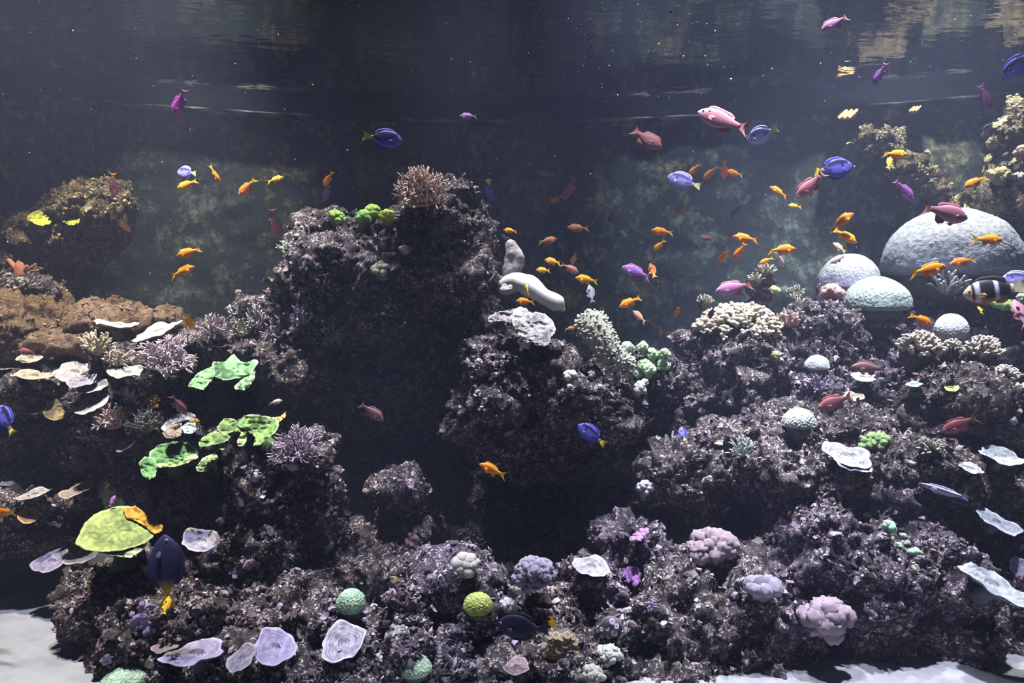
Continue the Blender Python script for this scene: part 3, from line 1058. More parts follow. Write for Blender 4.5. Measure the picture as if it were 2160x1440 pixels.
def polyps(px, py, w, h, c, label, seed, n=20, size=.18, d=None, name='button_polyps', cat='coral', part='polyp', group=None, cmid=None):
    """flat-topped buttons on short stems, each a part"""
    rng = R(seed)
    foot, m, A = seat(px, py, w, h, d, .1)
    root = make_root(name, foot, A, label, cat, group)
    W, H = w * m / 2, h * m / 2
    cmid = np.asarray(cmid if cmid is not None else np.asarray(c) * .5)
    mb = MB()
    ns = 14
    prof = [(.25, -1.0), (.3, -.2), (.85, .0), (1.0, .12), (.9, .2), (.5, .12), (.15, .05)]
    cc = [.4, .5, .8, 1.15, 1.2, .9, .5]
    V, C = [], []
    for (r, z), k in zip(prof, cc):
        for s in range(ns):
            a = 2 * math.pi * s / ns
            V.append((r * math.cos(a) * (1 + .06 * math.sin(5 * a)), r * math.sin(a) * (1 + .06 * math.sin(5 * a)), z))
            C.append(np.clip(np.asarray(c) * k if k > .55 else cmid, 0, 1))
    fs = [(j * ns + s, j * ns + (s + 1) % ns, (j + 1) * ns + (s + 1) % ns, (j + 1) * ns + s) for j in range(len(prof) - 1) for s in range(ns)]
    fs.append(tuple(range((len(prof) - 1) * ns, len(prof) * ns)))
    mb.add(V, fs, C)
    me = mb.mesh('polyp', M['coral'])
    for i in range(n):
        th = i * 2.39996 + rng.uniform(-.3, .3)
        t = math.sqrt((i + .5) / n)
        x, y = math.cos(th) * t, math.sin(th) * t
        o = link(part, me, root)
        s = size * W * rng.uniform(.7, 1.15)
        o.location = (x * W * .85, -abs(1 - t) * W * .3 - .2 * W, y * H * .85 + H * .2)
        dv = Vector((x * .8 + rng.normal(0, .15), -1.0, .8 + y * .5))
        o.rotation_euler = dv.to_track_quat('Z', 'Y').to_euler()
        o.scale = (s, s, s)
    v, f = ico(3)
    b = MB()
    b.add(v * np.array((W * .8, W * .5, H * .9)) * (1 + .2 * noise(v * 3 + seed)[:, None]) + np.array((0, .1 * W, H * .15)), f, bump_col(c, .25))
    b.build('base', M['coral'], root)
    return root


def Q(off, pts):
    return [(off[0] + x / 3.0, off[1] + y / 3.0) for x, y in pts]


# ---- centre
branching(893, 385, 128, 88, (.85, .50, .32), (1.0, .80, .70), 'orange-pink branching coral crowning the central boulder', 1, n=40, depth=3, thick=.026, sink=.45)
lobed(706, 459, 42, 30, (.42, .72, .16), 'small round lime green coral on the central boulder beside a tiny orange fish', 2, n=12, size=.38)
lobed(765, 462, 36, 38, (.40, .74, .20), 'bright green lobed coral, the end of the boulder-top cluster nearest the round lime one', 3, n=10, size=.42)
lobed(787, 450, 48, 30, (.46, .76, .16), 'bright green lobed coral in the middle of the boulder-top cluster', 4, n=12, size=.36)
lobed(820, 458, 40, 30, (.56, .72, .10), 'yellow-green lobed coral nearest the orange-pink branching coral', 5, n=12, size=.36)
branching(601, 516, 32, 20, (.48, .58, .42), (.72, .8, .66), 'small pale green branching coral on the shoulder of the central boulder', 6, n=8, depth=2, thick=.05)
branching(700, 690, 70, 44, (.30, .42, .46), (.55, .70, .74), 'pale blue-grey branching coral low on the face of the central boulder', 7, n=14, depth=3, thick=.03, up=(0, -.6, .8))
lobed(808, 566, 52, 44, (.40, .38, .26), 'olive knobbed coral in the middle of the central boulder face', 8, n=11, size=.30, bump=.1, flat=.7)
lobed(852, 525, 24, 18, (.66, .60, .42), 'tiny cream curl of coral on the front of the central boulder', 9, n=6, size=.4)
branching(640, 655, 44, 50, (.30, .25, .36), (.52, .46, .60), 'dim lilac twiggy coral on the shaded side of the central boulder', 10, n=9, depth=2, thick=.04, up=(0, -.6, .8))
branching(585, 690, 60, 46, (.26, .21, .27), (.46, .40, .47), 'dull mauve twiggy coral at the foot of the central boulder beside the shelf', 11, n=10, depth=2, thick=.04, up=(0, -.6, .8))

# ---- centre right
tube_thing('grey_sponge', [(1076, 600, 2.78), (1084, 560, 2.78), (1084, 535, 2.78), (1078, 518, 2.78)], (19, 20, 19, 13), (.42, .38, .40), 'upright mottled grey sponge against the side of the central boulder', 1, mat='growth', bump=.22)
tube_thing('white_sponge', [(1062, 605, 2.70), (1090, 592, 2.66), (1118, 602, 2.62), (1145, 625, 2.6), (1160, 633, 2.6), (1178, 642, 2.6), (1187, 652, 2.6)], (20, 19, 23, 15, 17, 17, 5), (.58, .58, .52), 'smooth white finger sponge hanging out beyond the central boulder', 2, bump=.06)
lobed(1066, 608, 26, 30, (.42, .41, .39), 'white crusted knob at the root of the white finger sponge', 12, n=10, size=.38, d=2.62)


def honeycomb():
    c = (.40, .385, .38)
    lob = [(Q((720, 480), [(1090, 520), (1130, 497), (1170, 510), (1200, 540), (1240, 532), (1290, 545), (1330, 580), (1357, 630), (1355, 670), (1330, 690), (1320, 730), (1290, 755), (1240, 740), (1190, 715), (1150, 700), (1110, 670), (1085, 630), (1075, 580)]), 0, c, (.52, .5, .47), 'plate'),
           (Q((720, 480), [(935, 560), (980, 535), (1040, 525), (1090, 512), (1120, 530), (1110, 590), (1085, 610), (1040, 590), (980, 590), (940, 600), (925, 585)]), .05, (.34, .31, .32), (.44, .42, .4), 'plate')]
    return leaf('honeycomb_coral', lob, 'grey-white honeycomb coral with a scooped plate on top of the middle rock', 2.46, c, (1, 1, 1), 20, slant=.0022, mat='honey', ruffle=.02, stalk=((1130, 690), (1130, 790, 2.58)))


honeycomb()


def fuzzy():
    foot = P(1275, 735, 2.5)
    root = tag(empty('fuzzy_coral', foot), 'cream fuzzy sausage-shaped coral curving down beside the green bubble corals', 'coral')
    path = np.array([P(1232, 690, 2.52), P(1250, 682, 2.5), P(1262, 705, 2.48), P(1278, 735, 2.47), P(1300, 758, 2.47), P(1325, 772, 2.48)]) - foot
    n = 22
    s = np.linspace(0, 5, n)
    pp = np.stack([np.interp(s, range(6), path[:, k]) for k in range(3)], 1)
    pp[1:-1] = (pp[:-2] + 2 * pp[1:-1] + pp[2:]) / 4
    rr = np.interp(s, range(6), [.028, .046, .046, .042, .034, .022])
    mb = MB()
    mb.tube(pp, rr, (.30, .30, .22), 16)
    mb.build('body', M['coral'], root)
    rng = R(5)
    tb = MB()
    for i in range(620):
        k = rng.uniform(0, n - 1.01)
        j = int(k)
        c0 = pp[j] * (1 - k + j) + pp[j + 1] * (k - j)
        dv = unit(rng.normal(size=3) + np.array((0, -.6, .3)))
        a = c0 + dv * rr[j] * .9
        b = a + unit(dv + rng.normal(0, .3, 3)) * rng.uniform(.008, .016)
        tb.tube([a, (a + b) / 2, b], (.0035, .0034, .003), (.44, .44, .33), 4, (.64, .66, .54), round_tip=False)
    o = tb.build('tentacles', M['coral'], root)
    o['kind'] = 'stuff'


fuzzy()
BUB = [(1322, 735, 30, 'pale mint bubble coral wedged against the fuzzy coral'), (1355, 733, 26, 'uppermost pale green bubble coral of the cluster on the middle rock'), (1374, 748, 30, 'round green bubble coral in the middle of the bubble cluster'),
       (1401, 747, 27, 'outermost green bubble coral at the upper edge of the bubble cluster'), (1358, 772, 32, 'green bubble coral in the lower middle of the bubble cluster'), (1398, 774, 31, 'largest green bubble coral at the outer lower edge of the bubble cluster'),
       (1368, 781, 33, 'yellowish green bubble coral at the front of the bubble cluster'), (1345, 790, 20, 'small mint bubble coral at the foot of the bubble cluster')]
for i, (x, y, w, lb) in enumerate(BUB):
    lobed(x, y, w, w * .95, (.46, .68, .36) if i not in (0, 7) else (.50, .68, .50), lb, 30 + i, n=22, size=.40, d=2.5 + .012 * (i % 3), bump=.10, name='bubble_coral', part='bubble', group='green bubble corals on the middle rock', fr=7)
for i, (x, y, w, h, lb) in enumerate([(1204, 795, 34, 26, 'pale knobbly coral bud below the fuzzy coral, nearer the honeycomb coral'), (1251, 790, 32, 20, 'pale knobbly coral bud directly below the fuzzy coral'),
                                      (1265, 816, 14, 12, 'tiny white coral bud under the two pale knobbly buds'), (1202, 816, 14, 12, 'tiny cream coral bud just below the pale knobbly bud nearer the honeycomb coral'), (1010, 765, 16, 20, 'tiny pinkish white coral bud on the shaded flank of the middle rock'),
                                      (1357, 806, 20, 18, 'small pale coral bud right under the bubble cluster'), (1343, 818, 34, 34, 'pale cone-shaped coral hanging under the bubble cluster')]):
    lobed(x, y, w, h, (.62, .60, .54), lb, 50 + i, n=9, size=.42, name='coral_bud', fr=6)

# ---- right: brain corals
brain(2006, 530, 284, 148, (.50, .53, .55), 'largest pale brain coral dome near the tank edge', 1, d=3.22, groove=.016, fr=20, sink=.48, c_shade=(.40, .44, .58))
brain(1790, 585, 130, 82, (.52, .54, .50), 'medium pale brain coral dome behind the greenish one', 2, d=3.14, groove=.02, fr=14, sink=.45, c_shade=(.48, .50, .68))
brain(1850, 630, 138, 76, (.40, .50, .45), 'greenish pitted brain coral dome in front of the medium pale one', 3, d=2.98, groove=.03, fr=13, sink=.42)
brain(2006, 684, 68, 64, (.62, .66, .72), 'small round brain coral ball rising between two cream finger corals', 4, d=2.86, groove=.03, fr=9, sink=.45, flatb=.8)
brain(1723, 768, 52, 32, (.62, .66, .68), 'small dome coral alone on the slope below the rounded rock', 5, groove=.02, fr=9)
brain(1685, 887, 70, 44, (.52, .60, .54), 'grey-green ridged brain coral low on the slope above the lettuce coral', 6, groove=.06, fr=7)
lobed(1753, 617, 52, 34, (.62, .38, .34), 'pink lumpy coral tucked under the medium brain coral', 60, n=14, size=.34, d=3.0)
# cream colonies
fingers(1555, 680, 180, 110, (.62, .50, .32), (.86, .80, .62), 'wide cream colony of stubby branches below the magenta fish', 1, n=190, size=.085, long=.115, d=2.82, name='stubby_coral', part='stub')
fingers(1615, 570, 46, 30, (.62, .54, .34), (.86, .82, .66), 'small cream coral tuft on top of the thin rock spire', 2, n=22, size=.10, long=.3, d=2.94, name='stubby_coral', part='stub')
fingers(1592, 588, 36, 26, (.62, .52, .34), (.86, .80, .64), 'small cream coral tuft lower on the side of the thin rock spire', 3, n=16, size=.11, long=.3, d=2.92, name='stubby_coral', part='stub')
fingers(1486, 632, 34, 26, (.60, .56, .36), (.86, .84, .66), 'pale tuft at the outer end of the wide cream colony', 4, n=14, size=.12, long=.3, d=2.86, name='stubby_coral', part='stub')
branching(1680, 615, 40, 34, (.42, .40, .28), (.68, .66, .5), 'thin olive-cream twig coral behind the wide cream colony', 61, n=7, depth=2, thick=.05, d=2.98)
lobed(1628, 615, 34, 20, (.56, .60, .24), 'yellow-green cushion coral behind the magenta fish', 62, n=8, size=.42, d=2.96, bump=.08)
branching(1660, 670, 56, 36, (.50, .32, .27), (.64, .46, .40), 'reddish tan bushy coral at the end of the wide cream colony', 63, n=12, depth=2, thick=.05, d=2.86)
fingers(1935, 728, 92, 70, (.62, .52, .38), (.88, .82, .70), 'cream finger coral colony beside the small round brain coral, nearer the pedestal', 5, n=64, size=.11, long=.24, d=2.74)
fingers(2005, 735, 50, 50, (.62, .54, .42), (.86, .84, .76), 'narrow cream finger coral right below the small round brain coral', 6, n=28, size=.15, long=.26, d=2.72)
fingers(2070, 735, 80, 62, (.64, .52, .38), (.88, .84, .74), 'fan-shaped cream finger coral on the outer side of the round brain coral', 7, n=56, size=.115, long=.26, d=2.74)
fingers(2120, 790, 62, 46, (.60, .50, .38), (.84, .80, .70), 'cream finger coral stepping down the ledge at the tank edge', 8, n=38, size=.14, long=.24, d=2.66)
fingers(2148, 828, 60, 50, (.60, .48, .36), (.84, .78, .68), 'lowest cream finger coral cut by the tank edge', 9, n=38, size=.14, long=.24, d=2.6)
branching(2000, 592, 76, 52, (.44, .43, .46), (.76, .76, .74), 'pale sparse branching coral in front of the largest brain coral', 64, n=9, depth=2, thick=.05, d=3.02)
lobed(2122, 640, 72, 26, (.46, .64, .22), 'lime green soft coral under the black and white striped fish', 65, n=16, size=.26, d=2.95, dome=False)
lobed(2154, 630, 28, 24, (.74, .82, .70), 'pale mint soft coral at the tank edge beside the striped fish', 66, n=8, size=.4, d=2.93)
# right: slope
plate(1820, 797, 54, 20, (.58, .62, .56), 'pale curled plate under the dull brown fish', 70, roll=-12)
plate(1800, 838, 44, 22, (.66, .62, .48), 'cream plate behind the red-brown fish on the slope', 71, roll=-5)
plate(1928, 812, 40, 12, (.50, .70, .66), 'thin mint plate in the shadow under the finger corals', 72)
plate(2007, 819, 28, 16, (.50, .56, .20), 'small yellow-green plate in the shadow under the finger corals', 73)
lobed(1848, 932, 66, 38, (.32, .50, .19), 'ruffled green lettuce coral on the brown slope', 74, n=18, size=.26, bump=.4, fr=6, name='lettuce_coral')
fingers(1960, 940, 56, 28, (.58, .54, .42), (.80, .78, .66), 'small cream knobbed coral beside the green lettuce coral', 10, n=22, size=.11, long=.3)
plate(1787, 965, 106, 48, (.42, .42, .48), 'wide pale lilac plate coral on the brown slope', 75, roll=-16, wob=.2)
plate(1800, 985, 80, 26, (.36, .36, .43), 'lower lip plate under the wide pale lilac plate coral', 76, roll=-14, push=-.02)
plate(2112, 966, 98, 30, (.58, .64, .66), 'pale blue-white plate at the tank edge above the blue streaked wrasse', 77, roll=-14)
plate(2048, 990, 56, 20, (.60, .62, .60), 'small pale plate next to the knobbed cream coral on the slope', 78, roll=-18)
branching(1567, 938, 62, 44, (.36, .42, .38), (.68, .76, .68), 'pale mint branching coral on the craggy rock', 79, n=12, depth=2, thick=.035)
branching(1728, 805, 44, 34, (.36, .30, .46), (.56, .50, .68), 'dim violet twig coral under the small dome coral', 80, n=9, depth=2, thick=.045)
lobed(1637, 750, 26, 22, (.52, .50, .30), 'small olive ball coral on the side of the cream colony rock', 81, n=10, size=.36)
for i, (x, y, w, h, lb) in enumerate([(1828, 1087, 20, 14, 'topmost mint green polyp on the corner boulder ridge'), (1873, 1109, 36, 20, 'biggest mint green polyp on the corner boulder ridge'), (1905, 1131, 16, 12, 'tiny mint polyp between the two lower mint polyps of the boulder ridge'),
                                      (1895, 1151, 22, 16, 'mint green polyp just below the tiny one on the boulder ridge'), (1930, 1166, 32, 14, 'lowest mint green polyp on the boulder ridge')]):
    lobed(x, y, w, h, (.40, .66, .46), lb, 90 + i, n=7, size=.45, name='mint_polyp', bump=.1, group='mint polyps on the corner boulder')
plate(2104, 1105, 92, 34, (.50, .54, .62), 'grey-blue plate with growth lines near the tank edge', 100, roll=-26, d=2.34)
plate(2095, 1238, 150, 44, (.54, .58, .64), 'long drooping grey plate coral at the tank edge above the sand', 101, roll=-26, d=2.14, wob=.2)
plate(2152, 1195, 40, 40, (.48, .46, .66), 'violet plate fragment at the tank edge above the drooping plate', 102, d=2.3)
# cauliflower clusters
lobed(1500, 1152, 118, 74, (.36, .28, .31), 'large mauve cauliflower coral above the ring-shaped one', 110, n=22, size=.30, bump=.30, fr=8)
lobed(1609, 1230, 88, 62, (.36, .33, .41), 'ring-shaped lilac coral with a dark hollow', 111, n=8, size=.36, bump=.30, fr=8, ring=True, dome=False)
lobed(1744, 1294, 112, 88, (.34, .27, .32), 'mauve cauliflower coral on the face of the corner boulder', 112, n=16, size=.34, bump=.30, fr=8)
# ---- lower middle
lobed(984, 1192, 70, 44, (.54, .52, .46), 'white lobed coral on the lilac knobbly rock', 120, n=12, size=.42, bump=.06)
lobed(1126, 1196, 98, 84, (.36, .32, .42), 'round lilac coral of tight florets on the stone pillar', 121, n=42, size=.19, bump=.35, fr=5, d=2.16, up=(0, -.75, .66))
plate(1247, 1198, 86, 46, (.54, .52, .58), 'striped grey-white plate beside the purple polyp mat', 122, roll=-14)
lobed(1331, 1214, 48, 38, (.46, .22, .60), 'vivid purple polyp mat beside the striped grey plate', 123, n=16, size=.28)
lobed(1348, 1132, 42, 42, (.52, .28, .52), 'pink-purple crust on the purple rock facing the hollow', 124, n=14, size=.3)
brain(1008, 1272, 62, 48, (.38, .46, .12), 'yellow-green ball coral in the foreground under the white lobed coral', 125, groove=.05, fr=6, flatb=.6, sink=.3)
brain(741, 1266, 62, 54, (.36, .54, .35), 'mint green ball coral in the foreground beside the mauve mushroom rock', 126, groove=.06, fr=6, flatb=.7, sink=.3)
brain(875, 1405, 72, 46, (.46, .64, .44), 'flat mint green coral at the bottom beside the cone shell', 127, groove=.04, fr=6, flatb=.4, sink=.3)


def cone_shell():
    foot, nrm, ok = hit(925, 1398)
    m = foot[1] / F
    root = tag(empty('cone_shell', foot), 'grey spiral cone shell standing point up by the flat mint coral', 'shell')
    mb = MB()
    n, sd = 26, 20
    pts, rad = [], []
    for k in range(n):
        t = k / (n - 1)
        pts.append((.1 * t * 30 * m, 0, (-6 + 46 * t) * m))
        rad.append((14 * (1 - t) ** .9 + .6) * m * (1 + .08 * math.sin(t * 42)))
    mb.tube(pts, rad, (.30, .27, .30), sd, (.40, .36, .38))
    mb.build('shell_body', M['coral'], root)
    b = MB()
    b.tube([(-6 * m, -9 * m, -4 * m), (-2 * m, -13 * m, 2 * m), (3 * m, -11 * m, 8 * m)], (3 * m, 3.4 * m, 2 * m), (.36, .32, .34), 8)
    b.build('shell_lip', M['coral'], root)


cone_shell()
polyps(1180, 1362, 92, 92, (.50, .42, .28), 'tan button polyp mound in the bottom foreground', 130, n=46, size=.17, cmid=(.34, .27, .17))
polyps(1287, 1322, 62, 62, (.56, .50, .62), 'scatter of small lilac button polyps beside the tan mound', 131, n=8, size=.22)
lobed(1283, 1377, 62, 40, (.52, .54, .48), 'pale grey-green crumpled coral below the lilac buttons', 132, n=18, size=.26, bump=.35)
lobed(1248, 1420, 56, 34, (.50, .50, .42), 'pale crumpled coral at the very bottom below the tan mound', 133, n=16, size=.26, bump=.35)
polyps(837, 1222, 30, 18, (.44, .38, .22), 'two tiny yellow-brown polyps on the mauve mushroom rock', 134, n=3, size=.5)
lobed(1360, 1030, 40, 44, (.58, .56, .64), 'round white-lilac coral at the mouth of the dark hollow', 135, n=16, size=.30, bump=.2, d=2.42)
lobed(1375, 1275, 30, 26, (.48, .38, .56), 'small violet crust patch on the rock sloping to the sand', 136, n=10, size=.3)
lobed(1520, 1375, 44, 40, (.46, .30, .48), 'pinkish purple crust low on the rock sloping to the sand', 137, n=12, size=.3)
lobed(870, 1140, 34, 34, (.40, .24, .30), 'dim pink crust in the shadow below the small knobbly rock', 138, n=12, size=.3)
lobed(865, 1022, 26, 22, (.54, .42, .50), 'pink patch on the small knobbly rock in the shadow', 139, n=9, size=.34)
lobed(1070, 1275, 42, 30, (.46, .45, .48), 'grey crumpled coral beside the yellow-green ball', 140, n=14, size=.28, bump=.35)
lobed(845, 1335, 50, 36, (.48, .48, .48), 'grey-white crust on the pillar below the mushroom rock', 141, n=14, size=.28, bump=.35)
plate(1090, 1408, 60, 34, (.36, .27, .30), 'dull pinkish plate at the bottom beside the tan polyp mound', 142)
# lilac swirl plates
plate(725, 1358, 98, 78, (.58, .54, .62), 'round whitish lilac swirl plate with a raised rim below the mint ball', 150, roll=18, cup=.2, centre=(.22, .20, .26))
plate(578, 1368, 94, 72, (.44, .40, .60), 'round violet swirl plate joined to a smaller triangular plate', 151, roll=-10, cup=.15, centre=(.24, .21, .34))
plate(511, 1390, 66, 44, (.42, .40, .50), 'small grey-violet plate touching the round violet swirl plate', 152, roll=35, centre=(.16, .14, .17))
plate(412, 1384, 136, 58, (.46, .44, .62), 'wide lilac mottled plate near the bottom, lying by the mint dome', 153, roll=6, wob=.2, centre=(.28, .25, .36))
plate(352, 1364, 66, 28, (.34, .28, .28), 'dull tan plate tucked behind the wide lilac mottled plate', 154, roll=14, push=-.02)
plate(422, 1142, 80, 46, (.54, .51, .62), 'pale lilac ridged plate beside the big yellow-green leaf coral', 155, roll=-8, d=2.32, centre=(.3, .28, .36))
plate(664, 1201, 68, 20, (.46, .43, .48), 'thin grey shelf plate alone on the dark rock', 156)
plate(108, 1186, 72, 40, (.40, .37, .54), 'dim violet plate at the back corner of the boulder on the sand', 157, roll=12)
plate(168, 1180, 70, 24, (.52, .48, .44), 'pale lobed plate just under the big yellow-green leaf coral', 158, roll=10)
brain(262, 1432, 96, 54, (.42, .62, .44), 'mint dome coral cut by the bottom of the picture', 159, groove=.03, fr=7, flatb=.5)
brain(536, 1003, 22, 22, (.50, .46, .56), 'tiny lilac ball on the dark upright rock, lowest of three', 160, groove=.06, fr=5, flatb=.9, stalk=False)
brain(617, 976, 26, 24, (.42, .37, .46), 'tiny mauve ball in the middle of the dark upright rock', 161, groove=.06, fr=5, flatb=.9, stalk=False)
brain(707, 945, 24, 22, (.42, .37, .42), 'tiny mauve ball at the outer edge of the dark upright rock', 162, groove=.06, fr=5, flatb=.9, stalk=False)
lobed(475, 1075, 14, 36, (.38, .33, .58), 'small violet sponge on the dark wall of rock beside the ridged plate', 163, n=7, size=.45, d=2.42)
lobed(466, 1100, 20, 20, (.40, .35, .60), 'violet knob below the small violet sponge', 164, n=7, size=.45, d=2.42)
lobed(498, 1204, 32, 20, (.40, .33, .56), 'violet crust patch on the dark rock above the violet swirl plate', 165, n=8, size=.36)
lobed(225, 1390, 30, 22, (.44, .40, .60), 'violet crust patch low on the boulder above the mint dome', 166, n=8, size=.36)
lobed(305, 1308, 70, 30, (.34, .28, .50), 'violet crust smear on the boulder beneath the dark tang', 167, n=14, size=.24, dome=False)
# ---- green leaf corals
G1, G1e = (.20, .46, .18), (.36, .58, .32)
o4, o7 = (0, 480), (0, 960)
leaf('leaf_coral', [
    (Q(o4, [(1340, 850), (1420, 850), (1480, 795), (1515, 840), (1560, 855), (1615, 830), (1640, 845), (1605, 900), (1590, 940), (1500, 955), (1420, 968), (1345, 945)]), 0, G1, G1e, 'lobe'),
    (Q(o4, [(1185, 1005), (1215, 960), (1250, 920), (1310, 890), (1370, 900), (1350, 950), (1305, 1005), (1290, 1030), (1225, 1010)]), -.02, G1, G1e, 'lobe'),
    (Q(o4, [(1270, 925), (1330, 880), (1420, 870), (1560, 880), (1600, 910), (1540, 960), (1420, 975), (1330, 975), (1290, 975)]), .03, (.20, .38, .13), G1e, 'lobe'),
    (Q(o4, [(1480, 1005), (1530, 960), (1590, 930), (1615, 900), (1612, 950), (1590, 990), (1545, 1030), (1490, 1030)]), -.03, (.30, .48, .25), (.44, .6, .4), 'lobe')],
    'upper green leaf coral with a hanging lobe beside the central boulder', 2.5, G1, G1e, 1, slant=.0028, stalk=((500, 780), (520, 800, 2.95)))
G2, G2e = (.24, .42, .12), (.38, .52, .26)
leaf('leaf_coral', [
    (Q(o4, [(1500, 1215), (1550, 1185), (1620, 1180), (1700, 1195), (1770, 1205), (1765, 1260), (1740, 1300), (1700, 1330), (1640, 1380), (1600, 1385), (1620, 1330), (1570, 1290), (1510, 1260)]), 0, G2, G2e, 'lobe'),
    (Q(o4, [(1730, 1200), (1775, 1195), (1812, 1162), (1806, 1200), (1770, 1225), (1740, 1225)]), -.01, (.50, .34, .10), (.62, .46, .2), 'brown_tip'),
    (Q(o4, [(1370, 1260), (1420, 1205), (1480, 1210), (1515, 1240), (1480, 1290), (1430, 1310), (1390, 1290)]), -.02, G2, G2e, 'lobe'),
    (Q(o4, [(1300, 1330), (1390, 1260), (1470, 1225), (1540, 1215), (1600, 1260), (1580, 1300), (1500, 1310), (1420, 1340), (1340, 1370)]), .03, (.22, .34, .08), G2e, 'lobe'),
    (Q(o4, [(1255, 1360), (1290, 1320), (1350, 1290), (1400, 1290), (1460, 1320), (1440, 1350), (1370, 1370), (1300, 1385), (1262, 1390)]), -.035, G2, G2e, 'lobe'),
    (Q(o4, [(1500, 1350), (1530, 1290), (1560, 1310), (1560, 1350), (1540, 1385), (1505, 1380)]), -.03, (.44, .60, .26), G2e, 'lobe'),
    (Q(o4, [(1370, 1340), (1420, 1335), (1430, 1380), (1410, 1410), (1380, 1395)]), -.04, (.44, .60, .26), G2e, 'lobe')],
    'middle yellow-green leaf coral with a brown tip, beside the lilac branching coral', 2.4, G2, G2e, 2, slant=.0026, stalk=((560, 930), (590, 960, 2.5)))
G3, G3e = (.18, .42, .14), (.36, .56, .28)
leaf('leaf_coral', [
    ([(313, 955), (335, 938), (365, 930), (395, 932), (415, 945), (420, 958), (400, 968), (370, 975), (340, 982), (318, 985)], 0, G3, G3e, 'lobe'),
    ([(293, 975), (305, 962), (325, 965), (332, 985), (328, 1005), (315, 1012), (300, 1003)], -.02, G3, G3e, 'lobe'),
    ([(330, 978), (370, 972), (412, 956), (420, 964), (400, 975), (370, 984), (335, 986)], -.035, (.46, .62, .24), (.6, .76, .4), 'lobe'),
    ([(413, 985), (428, 965), (455, 953), (461, 966), (450, 985), (432, 995), (415, 993)], -.03, (.42, .62, .28), (.62, .8, .5), 'lobe')],
    'lower green leaf coral folded like a shell above the dark gap', 2.38, G3, G3e, 3, slant=.0026, stalk=((370, 955), (380, 985, 2.75)))
G4, G4e = (.34, .44, .14), (.44, .52, .18)
leaf('leaf_coral', [
    ([(157, 1147), (172, 1115), (180, 1100), (205, 1080), (250, 1066), (290, 1068), (305, 1082), (318, 1105), (342, 1112), (335, 1125), (320, 1135), (300, 1150), (262, 1160), (215, 1165), (180, 1160)], 0, G4, G4e, 'lobe'),
    ([(200, 1163), (240, 1160), (300, 1146), (312, 1146), (292, 1165), (275, 1177), (245, 1172)], .02, (.50, .58, .38), (.6, .66, .46), 'lobe'),
    ([(258, 1072), (285, 1066), (303, 1080), (318, 1100), (345, 1108), (340, 1122), (325, 1127), (310, 1112), (290, 1100), (268, 1092)], -.025, (.56, .30, .04), (.64, .38, .08), 'orange_margin')],
    'biggest yellow-green leaf coral with an orange margin above the boulder on the sand', 2.26, G4, G4e, 4, slant=.0030, ruffle=.014, stalk=((260, 1140), (265, 1200, 2.35)))
leaf('lettuce_coral', [
    (Q((0, 0), [(165, 1380), (200, 1345), (245, 1328), (290, 1350), (330, 1385), (320, 1415), (270, 1428), (230, 1420), (200, 1405)]), 0, (.62, .66, .08), (.74, .76, .22), 'lobe')],
    'larger lime yellow lettuce coral on the brown flecked outcrop', 3.2, (.6, .6, .1), G4e, 5, slant=.004, stalk=((85, 465), (95, 480, 3.3)))
leaf('lettuce_coral', [
    (Q((0, 0), [(395, 1400), (430, 1380), (470, 1370), (505, 1380), (500, 1415), (460, 1425), (425, 1420)]), 0, (.60, .66, .08), (.72, .76, .22), 'lobe')],
    'smaller lime yellow lettuce coral on the brown flecked outcrop', 3.2, (.6, .6, .1), G4e, 6, slant=.004, stalk=((150, 466), (155, 480, 3.3)))
# ---- left shelf
plate(155, 788, 86, 46, (.58, .52, .46), 'biggest cream plate coral on the shelf with a lilac blotch', 170, roll=8, centre=(.34, .28, .28))
plate(172, 806, 64, 24, (.44, .39, .46), 'grey-lilac plate overlapped by the biggest cream plate', 171, roll=14, push=.03)
plate(68, 795, 86, 22, (.54, .47, .32), 'long tan plate beside the biggest cream plate', 172, roll=0, wob=.2)
plate(266, 788, 74, 28, (.66, .63, .54), 'oval white plate under the lilac bushy coral', 173, roll=6)
plate(195, 817, 70, 28, (.66, .64, .54), 'oval cream plate tilted in the middle of the shelf edge', 174, roll=16)
plate(197, 855, 76, 28, (.66, .64, .58), 'tilted whitish plate beside the salmon bushy coral', 175, roll=26)
plate(62, 757, 56, 24, (.54, .47, .36), 'small tan plate under the tan mound near a dull red fish', 176, roll=8)
plate(20, 776, 52, 12, (.54, .48, .32), 'thin yellowish plate at the tank edge of the shelf', 177, roll=6)
plate(243, 688, 92, 12, (.84, .80, .62), 'bright thin cream plate seen edge-on before the tan mound', 178, roll=-3, d=2.78, thick=.05)
plate(333, 703, 104, 24, (.82, .80, .70), 'bright white twisted plate tilting up beside the orange fish', 179, roll=22, d=2.72, wob=.25, thick=.05)
plate(101, 810, 28, 14, (.62, .46, .12), 'upper small mustard plate under the long tan plate', 180)
plate(100, 823, 30, 14, (.62, .46, .14), 'lower small mustard plate under the long tan plate', 181)
plate(120, 866, 50, 44, (.50, .38, .14), 'round mustard-brown plate coral in the shade of the shelf', 182, roll=10, centre=(.22, .15, .07), wob=.06)
plate(70, 869, 42, 14, (.56, .47, .24), 'small yellowish plate beside the round mustard-brown plate', 183, roll=8)
plate(272, 938, 50, 16, (.66, .62, .62), 'small white elongated plate on the slope below the salmon coral', 184, roll=36)
plate(265, 968, 26, 14, (.60, .57, .60), 'tiny pale plate under the small white elongated plate', 185, roll=10)
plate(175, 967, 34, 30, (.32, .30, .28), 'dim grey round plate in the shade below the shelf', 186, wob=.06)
plate(38, 1018, 70, 20, (.50, .45, .40), 'pale curled plate low at the tank edge', 187, roll=10, wob=.25)
plate(96, 1032, 84, 18, (.40, .36, .33), 'grey-tan plate above the orange disc polyp', 188, roll=4)
